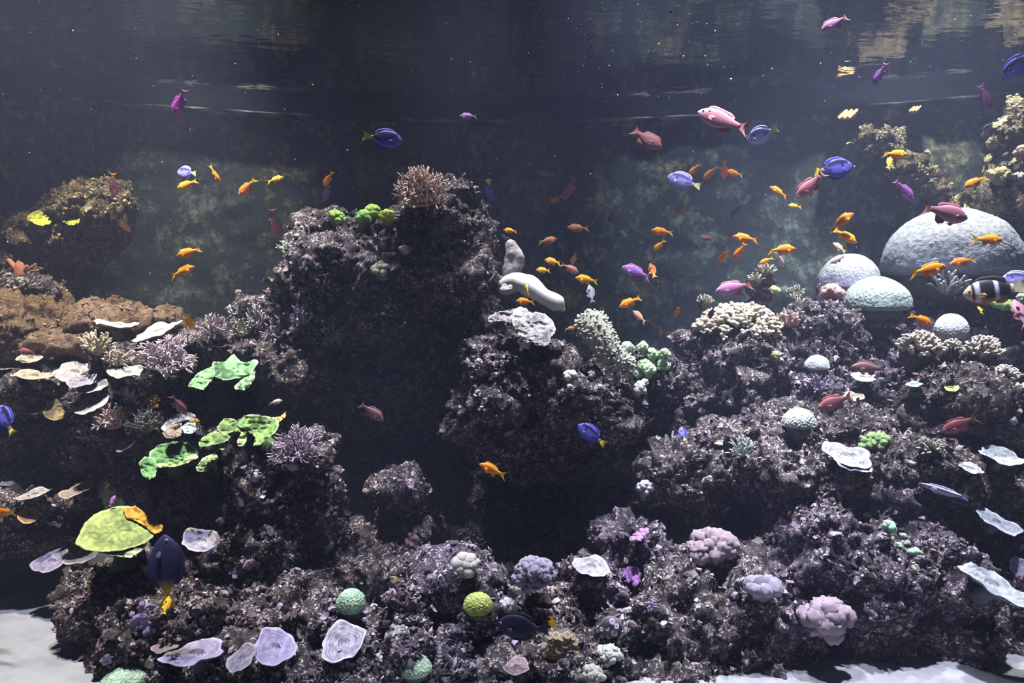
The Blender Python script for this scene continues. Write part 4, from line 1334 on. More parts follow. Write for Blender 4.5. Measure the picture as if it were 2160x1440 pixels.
plate(72, 1045, 74, 16, (.54, .50, .46), 'thin pale plate over the orange disc polyp', 189, roll=14)
plate(162, 1037, 72, 22, (.44, .37, .28), 'tan plate tilting toward the dark gap beside the lower green leaf', 190, roll=18)
plate(60, 1088, 42, 34, (.95, .55, .22), 'pale orange disc polyp at the lower tank edge', 191, wob=.03, name='disc_polyp')
branching(350, 735, 130, 84, (.60, .46, .54), (.92, .78, .86), 'wide lilac-pink bushy coral covering the middle of the shelf', 192, n=26, depth=3, thick=.03)
branching(395, 705, 70, 40, (.52, .44, .42), (.78, .70, .70), 'pale pink bushy coral behind the wide lilac one by the vertical orange fish', 193, n=12, depth=3, thick=.035)
branching(455, 682, 62, 60, (.48, .36, .42), (.80, .66, .72), 'lilac-pink bushy coral on the shelf beside the central boulder', 194, n=14, depth=3, thick=.035)
branching(275, 822, 66, 40, (.72, .54, .54), (.96, .82, .82), 'pink bushy coral under the oval white plate', 195, n=12, depth=3, thick=.04)
branching(240, 872, 74, 62, (.78, .54, .48), (.98, .78, .72), 'salmon bushy coral low on the shelf edge', 196, n=18, depth=3, thick=.035)
branching(308, 882, 76, 48, (.24, .24, .21), (.42, .42, .37), 'grey-green bushy coral between the salmon coral and the grey clam', 197, n=14, depth=3, thick=.035)
branching(188, 908, 44, 30, (.40, .34, .46), (.66, .58, .74), 'small lilac bushy coral below the tilted whitish plate', 198, n=9, depth=2, thick=.045)
branching(322, 845, 36, 26, (.66, .36, .06), (.84, .58, .22), 'small orange fringed coral above the grey-green bush', 199, n=12, depth=2, thick=.06)
branching(497, 650, 42, 26, (.40, .43, .45), (.66, .70, .72), 'pale grey twig coral at the top of the shelf against the boulder', 200, n=9, depth=2, thick=.045, d=2.84)
branching(205, 722, 66, 48, (.48, .41, .26), (.74, .67, .48), 'cream-olive twig coral at the edge of the tan mound', 201, n=12, depth=2, thick=.045)
branching(245, 752, 60, 34, (.42, .36, .28), (.64, .58, .46), 'tan twig coral between the tan mound and the lilac bush', 202, n=11, depth=2, thick=.045)
branching(540, 665, 44, 60, (.40, .36, .34), (.64, .58, .56), 'pale tan twig coral climbing the side of the central boulder', 203, n=10, depth=2, thick=.04, d=2.84)
branching(510, 690, 44, 40, (.36, .34, .24), (.56, .54, .42), 'olive-grey twig coral between the pale twigs and the upper green leaf', 204, n=10, depth=2, thick=.045, d=2.82)
branching(630, 925, 110, 70, (.36, .28, .36), (.64, .52, .62), 'lilac-mauve branching coral topping the upright rock', 205, n=20, depth=3, thick=.03)
branching(585, 945, 44, 36, (.42, .34, .40), (.72, .60, .66), 'pale pink twig coral under the middle green leaf coral', 206, n=9, depth=2, thick=.05)


def clam():
    lob = [(Q(o4, [(1015, 1270), (1060, 1220), (1120, 1180), (1185, 1165), (1235, 1180), (1240, 1210), (1180, 1215), (1120, 1235), (1070, 1270), (1040, 1290)]), 0, (.46, .47, .46), (.58, .58, .56), 'shell'),
           (Q(o4, [(1025, 1300), (1080, 1255), (1150, 1230), (1150, 1270), (1150, 1310), (1100, 1335), (1050, 1330)]), -.02, (.28, .24, .18), (.40, .36, .3), 'mantle'),
           (Q(o4, [(1145, 1260), (1190, 1232), (1235, 1240), (1245, 1275), (1215, 1305), (1165, 1300)]), -.05, (.52, .62, .60), (.68, .78, .76), 'blue_patch'),
           (Q(o4, [(1200, 1215), (1245, 1205), (1270, 1230), (1240, 1245), (1205, 1235)]), -.04, (.50, .34, .08), (.6, .44, .16), 'yellow_patch')]
    leaf('giant_clam', lob, 'grey clam with a pale blue patch under the mauve fish', 2.5, (.4, .4, .4), (.6, .6, .6), 7, slant=.003, cat='clam', stalk=((400, 900), (400, 925, 2.6)))


clam()


def red_sponge():
    foot = P(44, 596, 2.95)
    root = tag(empty('red_sponge', foot), 'rust red hand-shaped sponge standing on the pale stone', 'sponge')
    m = 2.95 / F
    mb = MB()
    mb.tube([(0, 0, -4 * m), (0, 0, 18 * m), (-3 * m, 0, 34 * m)], (15 * m, 14 * m, 11 * m), (.34, .13, .09), 12)
    mb.build('trunk', M['smooth'], root)
    for (x, z, ex, ez, r) in [(-8, 28, -22, 46, 8), (-2, 30, -2, 42, 6), (6, 20, 16, 34, 6), (12, 24, 34, 38, 4), (14, 22, 40, 26, 3)]:
        b = MB()
        b.tube([(x * m * .4, 0, z * m * .6), (x * m, -3 * m, z * m), (ex * m, -5 * m, ez * m)], (r * m, r * m * .9, r * m * .6), (.38, .15, .10), 8, (.46, .22, .15))
        b.build('arm', M['smooth'], root)


red_sponge()
fingers(45, 600, 60, 34, (.52, .50, .46), (.74, .74, .70), 'white crusty coral around the foot of the red sponge', 11, n=26, size=.10, long=.22, d=2.9)
# upper tank edge
leaf('lettuce_coral', [([(2035, 428), (2060, 415), (2085, 417), (2112, 424), (2112, 432), (2085, 436), (2055, 440), (2030, 445)], 0, (.52, .46, .16), (.7, .66, .4), 'lobe'),
                       ([(2094, 445), (2115, 436), (2118, 442), (2100, 449)], .0, (.5, .46, .2), (.7, .66, .4), 'lobe')],
     'yellow frilled plate under the orange fish at the upper tank edge', 3.45, (.5, .45, .2), G4e, 8, slant=.004)
lobed(2108, 372, 54, 36, (.58, .52, .26), 'yellow-cream crumpled coral on the upper tank edge ledge', 210, n=16, size=.28, bump=.4, d=3.15)
lobed(2150, 376, 34, 22, (.74, .70, .56), 'white crumpled coral beside the yellow-cream one at the tank edge', 211, n=10, size=.34, bump=.4, d=3.15)
lobed(2152, 322, 30, 32, (.66, .46, .30), 'peach lobed coral at the upper tank edge', 212, n=10, size=.36, bump=.3, d=3.15)
for i, (x, y, w, lb) in enumerate([(2140, 215, 44, 'topmost yellow crust on the tank edge column'), (2112, 258, 40, 'yellow crust in the middle of the tank edge column'), (2095, 300, 26, 'pale yellow crust low on the tank edge column'), (2084, 335, 22, 'lowest pale crust on the tank edge column')]):
    lobed(x, y, w, w * .7, (.56, .48, .26), lb, 215 + i, n=14, size=.28, bump=.45, d=3.2, name='yellow_crust')
# ------------------------------------------------------------------ fish
# body profiles: (t from nose to tail root, top, bottom, half width) in body lengths, tail root at x = tail
SHAPES = {
    'anthias': dict(tail=-.24, prof=[(0, .004, -.004, .006), (.05, .042, -.040, .032), (.15, .092, -.085, .056), (.30, .132, -.125, .070), (.45, .138, -.135, .068), (.60, .120, -.115, .056), (.75, .085, -.080, .040), (.88, .052, -.048, .024), (1, .042, -.040, .013)],
                    dorsal=[(.20, .115, .155), (.28, .130, .172), (.40, .138, .172), (.55, .125, .158), (.68, .102, .145), (.78, .078, .10)],
                    anal=[(.58, -.118, -.165), (.66, -.102, -.185), (.74, -.084, -.150), (.80, -.070, -.085)], tailk='lyre', span=.19, tl=.27),
    'big': dict(tail=-.26, prof=[(0, .006, -.006, .008), (.05, .052, -.050, .036), (.15, .110, -.105, .060), (.30, .152, -.150, .074), (.45, .158, -.158, .072), (.60, .138, -.135, .060), (.75, .096, -.090, .042), (.88, .056, -.052, .024), (1, .046, -.042, .013)],
                dorsal=[(.18, .120, .165), (.26, .145, .20), (.40, .157, .195), (.55, .145, .182), (.68, .115, .17), (.80, .080, .11)],
                anal=[(.56, -.142, -.190), (.66, -.118, -.225), (.75, -.09, -.18), (.82, -.072, -.09)], tailk='lyre', span=.20, tl=.24),
    'tang': dict(tail=-.30, prof=[(0, .012, -.012, .010), (.04, .065, -.055, .028), (.12, .140, -.125, .044), (.25, .200, -.190, .056), (.42, .225, -.220, .060), (.58, .215, -.212, .054), (.74, .165, -.165, .042), (.87, .085, -.085, .026), (.95, .042, -.042, .015), (1, .036, -.036, .011)],
                 dorsal=[(.16, .155, .175), (.28, .205, .245), (.42, .224, .270), (.58, .213, .262), (.74, .165, .225), (.84, .105, .150)],
                 anal=[(.36, -.210, -.235), (.48, -.218, -.262), (.60, -.208, -.258), (.74, -.165, -.222), (.84, -.105, -.145)], tailk='fan', span=.13, tl=.20),
    'clown': dict(tail=-.28, prof=[(0, .02, -.02, .014), (.06, .085, -.08, .050), (.16, .150, -.145, .078), (.32, .200, -.195, .092), (.48, .205, -.205, .088), (.64, .175, -.170, .072), (.80, .115, -.112, .046), (.92, .078, -.076, .026), (1, .072, -.070, .016)],
                  dorsal=[(.22, .165, .215), (.34, .198, .255), (.50, .200, .255), (.64, .170, .250), (.78, .115, .20), (.86, .09, .12)],
                  anal=[(.60, -.180, -.230), (.70, -.145, -.235), (.80, -.108, -.19), (.86, -.09, -.11)], tailk='fan', span=.14, tl=.22),
    'wrasse': dict(tail=-.36, prof=[(0, .006, -.006, .006), (.08, .035, -.032, .024), (.25, .058, -.055, .038), (.5, .064, -.062, .040), (.75, .050, -.050, .030), (1, .034, -.034, .012)],
                   dorsal=[(.22, .052, .08), (.45, .06, .095), (.7, .052, .09), (.88, .04, .05)], anal=[(.5, -.06, -.085), (.7, -.05, -.085), (.88, -.04, -.05)], tailk='fan', span=.06, tl=.14),
}
# pigments: back, belly, head, fins, tail
PAL = {
    'orange': ((.90, .26, .004), (.86, .30, .03), (.84, .24, .06), (.88, .34, .02), (.92, .42, .02)),
    'amber': ((.92, .36, .006), (.90, .42, .04), (.90, .38, .05), (.90, .44, .03), (.92, .52, .04)),
    'coralred': ((.84, .20, .02), (.80, .34, .20), (.78, .28, .20), (.84, .30, .04), (.86, .38, .04)),
    'dull': ((.52, .19, .05), (.46, .22, .12), (.46, .18, .08), (.46, .22, .06), (.46, .26, .06)),  # orange as faded by haze, the fading put into the pigment
    'salmon': ((.66, .28, .16), (.66, .42, .34), (.64, .32, .24), (.60, .32, .18), (.60, .34, .16)),
    'pale': ((.66, .50, .46), (.70, .60, .58), (.64, .50, .46), (.58, .46, .42), (.56, .44, .38)),
    'pink': ((.62, .22, .26), (.58, .34, .42), (.66, .46, .44), (.50, .18, .18), (.46, .16, .16)),
    'mauve': ((.40, .16, .22), (.44, .26, .34), (.42, .22, .28), (.34, .12, .15), (.36, .14, .16)),
    'violet': ((.28, .12, .46), (.36, .20, .50), (.34, .22, .46), (.36, .10, .26), (.34, .12, .30)),
    'magenta': ((.40, .06, .36), (.46, .10, .44), (.42, .10, .36), (.42, .10, .40), (.50, .20, .44)),
    'orchid': ((.56, .20, .46), (.60, .34, .58), (.50, .20, .50), (.46, .18, .22), (.46, .18, .18)),
    'maroon': ((.24, .07, .08), (.30, .14, .16), (.27, .10, .12), (.30, .07, .06), (.26, .08, .07)),
    'brown': ((.24, .12, .12), (.30, .19, .20), (.26, .15, .15), (.22, .10, .10), (.22, .11, .10)),
    'plum': ((.14, .05, .14), (.22, .12, .22), (.24, .14, .22), (.13, .05, .13), (.2, .08, .2)),
    'rose': ((.64, .26, .34), (.56, .26, .52), (.56, .24, .46), (.70, .30, .12), (.86, .36, .04)),
    'grey': ((.30, .28, .36), (.44, .40, .48), (.4, .36, .44), (.24, .22, .28), (.24, .22, .28)),
    'yellow': ((.92, .52, .01), (.90, .54, .04), (.90, .50, .05), (.90, .56, .03), (.92, .6, .03)),
    'tang': ((.045, .05, .40), (.14, .13, .60), (.16, .16, .60), (.05, .05, .36), (.86, .72, .12)),
    'paletang': ((.16, .17, .52), (.38, .36, .78), (.36, .36, .76), (.30, .32, .62), (.78, .74, .30)),
    'indigo': ((.020, .018, .065), (.03, .026, .09), (.03, .027, .085), (.022, .018, .07), (.5, .3, .04)),
    'darktang': ((.010, .010, .030), (.016, .016, .045), (.014, .014, .04), (.008, .008, .02), (.03, .03, .06)),
    'clown': ((.012, .012, .018), (.40, .16, .02), (.60, .46, .30), (.50, .24, .03), (.80, .72, .5)),
    'wrasse': ((.08, .08, .24), (.55, .58, .72), (.4, .42, .56), (.3, .32, .5), (.25, .27, .5)),
    'slate': ((.03, .035, .05), (.08, .09, .12), (.07, .08, .1), (.03, .035, .05), (.10, .12, .14)),
}


def bend_fn(v, k):
    v = v.copy()
    t = np.clip(.18 - v[:, 0], 0, 2)
    v[:, 1] += k * t ** 2
    return v


def strip(base, outer, t0=.012, t1=.002):
    """a fin between two lines, thick at its root"""
    n = len(base)
    V = []
    for s in (1, -1):
        V += [(x, s * t0 / 2, z) for x, z in base]
        V += [((x + X) / 2, s * (t0 * .3 + t1 * .2), (z + Zz) / 2) for (x, z), (X, Zz) in zip(base, outer)]
        V += [(X, s * t1 / 2, Zz) for X, Zz in outer]
    fs = []
    m = 3 * n
    for r in (0, 1):
        for i in range(n - 1):
            a = r * n + i
            fs.append((a, a + 1, a + n + 1, a + n))
            fs.append((m + a, m + a + n, m + a + n + 1, m + a + 1))
    for i in range(n - 1):
        a = 2 * n + i
        fs.append((a, a + 1, m + a + 1, m + a))
    for i in (0, n - 1):
        for r in (0, 1):
            a, b = r * n + i, (r + 1) * n + i
            fs.append((a, b, m + b, m + a))
    return np.array(V), fs


FISH = {}


def fish_meshes(shape, pal, bend):
    key = (shape, pal, bend)
    if key in FISH:
        return FISH[key]
    S, (back, belly, head, fin, tailc) = SHAPES[shape], [np.array(c) for c in PAL[pal]]
    out = []
    tail = S['tail']
    BL = .5 - tail
    pr = np.array(S['prof'])
    ts = np.linspace(0, 1, 30) ** 1.25
    top, bot, wid = [np.interp(ts, pr[:, 0], pr[:, k]) for k in (1, 2, 3)]
    for a in (top, bot, wid):
        for _ in range(2):
            a[1:-1] = (a[:-2] + 2 * a[1:-1] + a[2:]) / 4
    ns = 18
    V, C = [], []
    for t, a, b, w in zip(ts, top, bot, wid):
        x = .5 - t * BL
        mid, hh = (a + b) / 2, (a - b) / 2
        for s in range(ns):
            th = 2 * math.pi * s / ns
            cs, sn = math.cos(th), math.sin(th)
            z = mid + hh * cs
            y = w * math.copysign(abs(sn) ** .85, sn)
            V.append((x, y, z))
            zz = z / .15
            if shape == 'tang' and pal not in ('darktang', 'indigo'):
                # palette mark: dark curve along the back and a dark loop on the flank
                q = (z - .02) / .2
                band = abs(q - (.52 - .35 * (t - .35) ** 2)) < .26 and t > .16
                hook = ((t - .62) / .30) ** 2 + ((q - .12) / .52) ** 2
                dark = (band or .55 < hook < 1.0 and t < .92 and q > -.25)
                c = np.array((.012, .012, .06)) if (dark and pal == 'tang') else (np.array((.06, .06, .22)) if dark else belly)
                if q > .93 or t < .05:
                    c = back * .7 + belly * .3
                if t > .93:
                    c = c * .5 + tailc * .5
            elif shape == 'clown':
                c = back.copy()
                if z < -.11:
                    c = belly.copy()
                if t < .14:
                    c = head.copy()
                if abs(t - .27) < .045 or abs(t - .66) < .04:
                    c = np.array((.66, .64, .78))
                if t > .93:
                    c = tailc.copy()
            elif shape == 'wrasse':
                c = back if abs(z) < .018 or z > .05 else belly
            else:
                k = min(1, max(0, (.35 - zz) * .75))
                c = back * (1 - k) + belly * k
                kh = min(1, max(0, (.2 - t) / .12))
                c = c * (1 - kh) + head * kh
                kt = min(1, max(0, (t - .75) / .2))
                c = c * (1 - kt) + tailc * kt
            C.append(c)
    fs = [(j * ns + s, j * ns + (s + 1) % ns, (j + 1) * ns + (s + 1) % ns, (j + 1) * ns + s) for j in range(len(ts) - 1) for s in range(ns)]
    fs.append(tuple(reversed(range(ns))))
    fs.append(tuple(range((len(ts) - 1) * ns, len(ts) * ns)))
    mb = MB()
    mb.add(bend_fn(np.array(V), bend), fs, C)
    out.append(('body', mb.mesh('fish_body', M['fish'])))

    def finpart(name, base, outer, c, c2=None, rot=None):
        v, f = strip(base, outer)
        if rot is not None:
            v = v @ rot[0].T + rot[1]
        n = len(base)
        cc = np.tile(c, (len(v), 1))
        if c2 is not None:
            for s in (0, 1):
                cc[s * 3 * n + 2 * n:(s + 1) * 3 * n] = c2
        m_ = MB()
        m_.add(bend_fn(v, bend), f, cc)
        out.append((name, m_.mesh('fish_fin', M['fish'])))

    def line(pts, n=14):
        p = np.array(pts, float)
        s = np.linspace(0, len(p) - 1, n)
        return np.stack([np.interp(s, range(len(p)), p[:, k]) for k in range(p.shape[1])], 1)
    for nm, key2 in (('dorsal_fin', 'dorsal'), ('anal_fin', 'anal')):
        q = line(S[key2])
        sg = 1 if nm == 'dorsal_fin' else -1
        base = [(.5 - t * BL, b - sg * .012) for t, b, o in q]
        outer = [(.5 - t * BL - .035 * (abs(o - b) / .06), o) for t, b, o in q]
        fc = fin if shape != 'clown' else (back if nm == 'dorsal_fin' else belly)
        finpart(nm, base, outer, fc)
    # tail
    n = 17
    s = np.linspace(-1, 1, n)
    h0 = pr[-1, 1] * .95
    if S['tailk'] == 'lyre':
        ox = tail - S['tl'] * (.38 + .62 * np.abs(s) ** 2.2)
        oz = S['span'] * np.sign(s) * np.abs(s) ** .9
    else:
        ox = tail - S['tl'] * (.86 + .14 * np.abs(s) ** 2)
        oz = S['span'] * s
    finpart('tail_fin', list(zip(np.full(n, tail + .015), s * h0)), list(zip(ox, oz)), tailc, tailc if shape != 'tang' else tailc)
    # pectoral fins, one each side, held out from the body
    wd = float(np.interp(.28, pr[:, 0], pr[:, 3]))
    bz = -.25 * float(np.interp(.28, pr[:, 0], pr[:, 1]))
    for sg in (1, -1):
        base = [(0, z) for z in np.linspace(.02, -.02, 6)]
        outer = [(-.13 + .03 * abs(u) * 1.5, .045 * u - .012) for u in np.linspace(1, -1, 6)]
        a = math.radians(28) * sg
        rot = np.array([[math.cos(a), math.sin(a), 0], [-math.sin(a), math.cos(a), 0], [0, 0, 1]])
        finpart('pectoral_fin', base, outer, fin * .9 + .05, rot=(rot, np.array((.5 - .28 * BL, sg * wd * .92, bz))))
    # pelvic fin under the chest
    pz = float(np.interp(.34, pr[:, 0], pr[:, 2]))
    finpart('pelvic_fin', [(.5 - t * BL, pz + .012) for t in np.linspace(.30, .38, 5)], [(.5 - t * BL - .06, pz - .055 + .03 * k) for k, t in zip(np.linspace(0, 1, 5), np.linspace(.34, .44, 5))], fin)
    # eyes
    ez = .35 * float(np.interp(.11, pr[:, 0], pr[:, 1]))
    ew = float(np.interp(.11, pr[:, 0], pr[:, 3])) * .93
    v, f = ico(2)
    er = .022
    for sg in (1, -1):
        m_ = MB()
        cc = np.where((v[:, 1:2] * sg > .55), np.array((.01, .01, .015)), np.array((.62, .52, .40)))
        m_.add(v * np.array((er, er * .6, er)) + np.array((.5 - .11 * BL, sg * ew, ez)), f, cc)
        out.append(('eye', m_.mesh('fish_eye', M['fish'])))
    FISH[key] = out
    return out


def fish(px, py, L, a, shape, pal, label, d=2.5, turn=0, roll=0, bend=0.0, name=None, group=None):
    """px, py: middle; L: seen length in pixels; a: heading in degrees, 0 right, 90 up; turn: degrees turned away (+) or toward (-) the glass"""
    ar, tr = math.radians(a), math.radians(turn)
    fw = np.array((math.cos(ar) * math.cos(tr), math.sin(tr), math.sin(ar) * math.cos(tr)))
    ref = np.array((-math.sin(ar), 0, math.cos(ar)))     # back of the fish, in the plane it swims in
    if ref[2] < -.02 or (abs(ref[2]) <= .02 and ref[0] > 0):
        ref = -ref
    up = unit(ref - fw * (ref @ fw))
    side = np.cross(up, fw)
    if roll:
        rr = math.radians(roll)
        up = unit(up * math.cos(rr) + side * math.sin(rr))
        side = np.cross(up, fw)
    A = np.stack([fw, side, up], 1)
    name = name or {'anthias': 'anthias', 'big': 'anthias', 'tang': 'blue_tang', 'clown': 'clownfish', 'wrasse': 'cleaner_wrasse'}[shape]
    o = empty(name, P(px, py, d))
    o.rotation_euler = Matrix(A.tolist()).to_euler()
    s = L * d / F / max(.35, math.cos(tr))
    o.scale = (s, s, s)
    tag(o, label, 'fish', group)
    body = None
    for nm, me in fish_meshes(shape, pal, bend):
        p = link(nm, me, body if nm == 'eye' else o)
        body = body or p
    return o


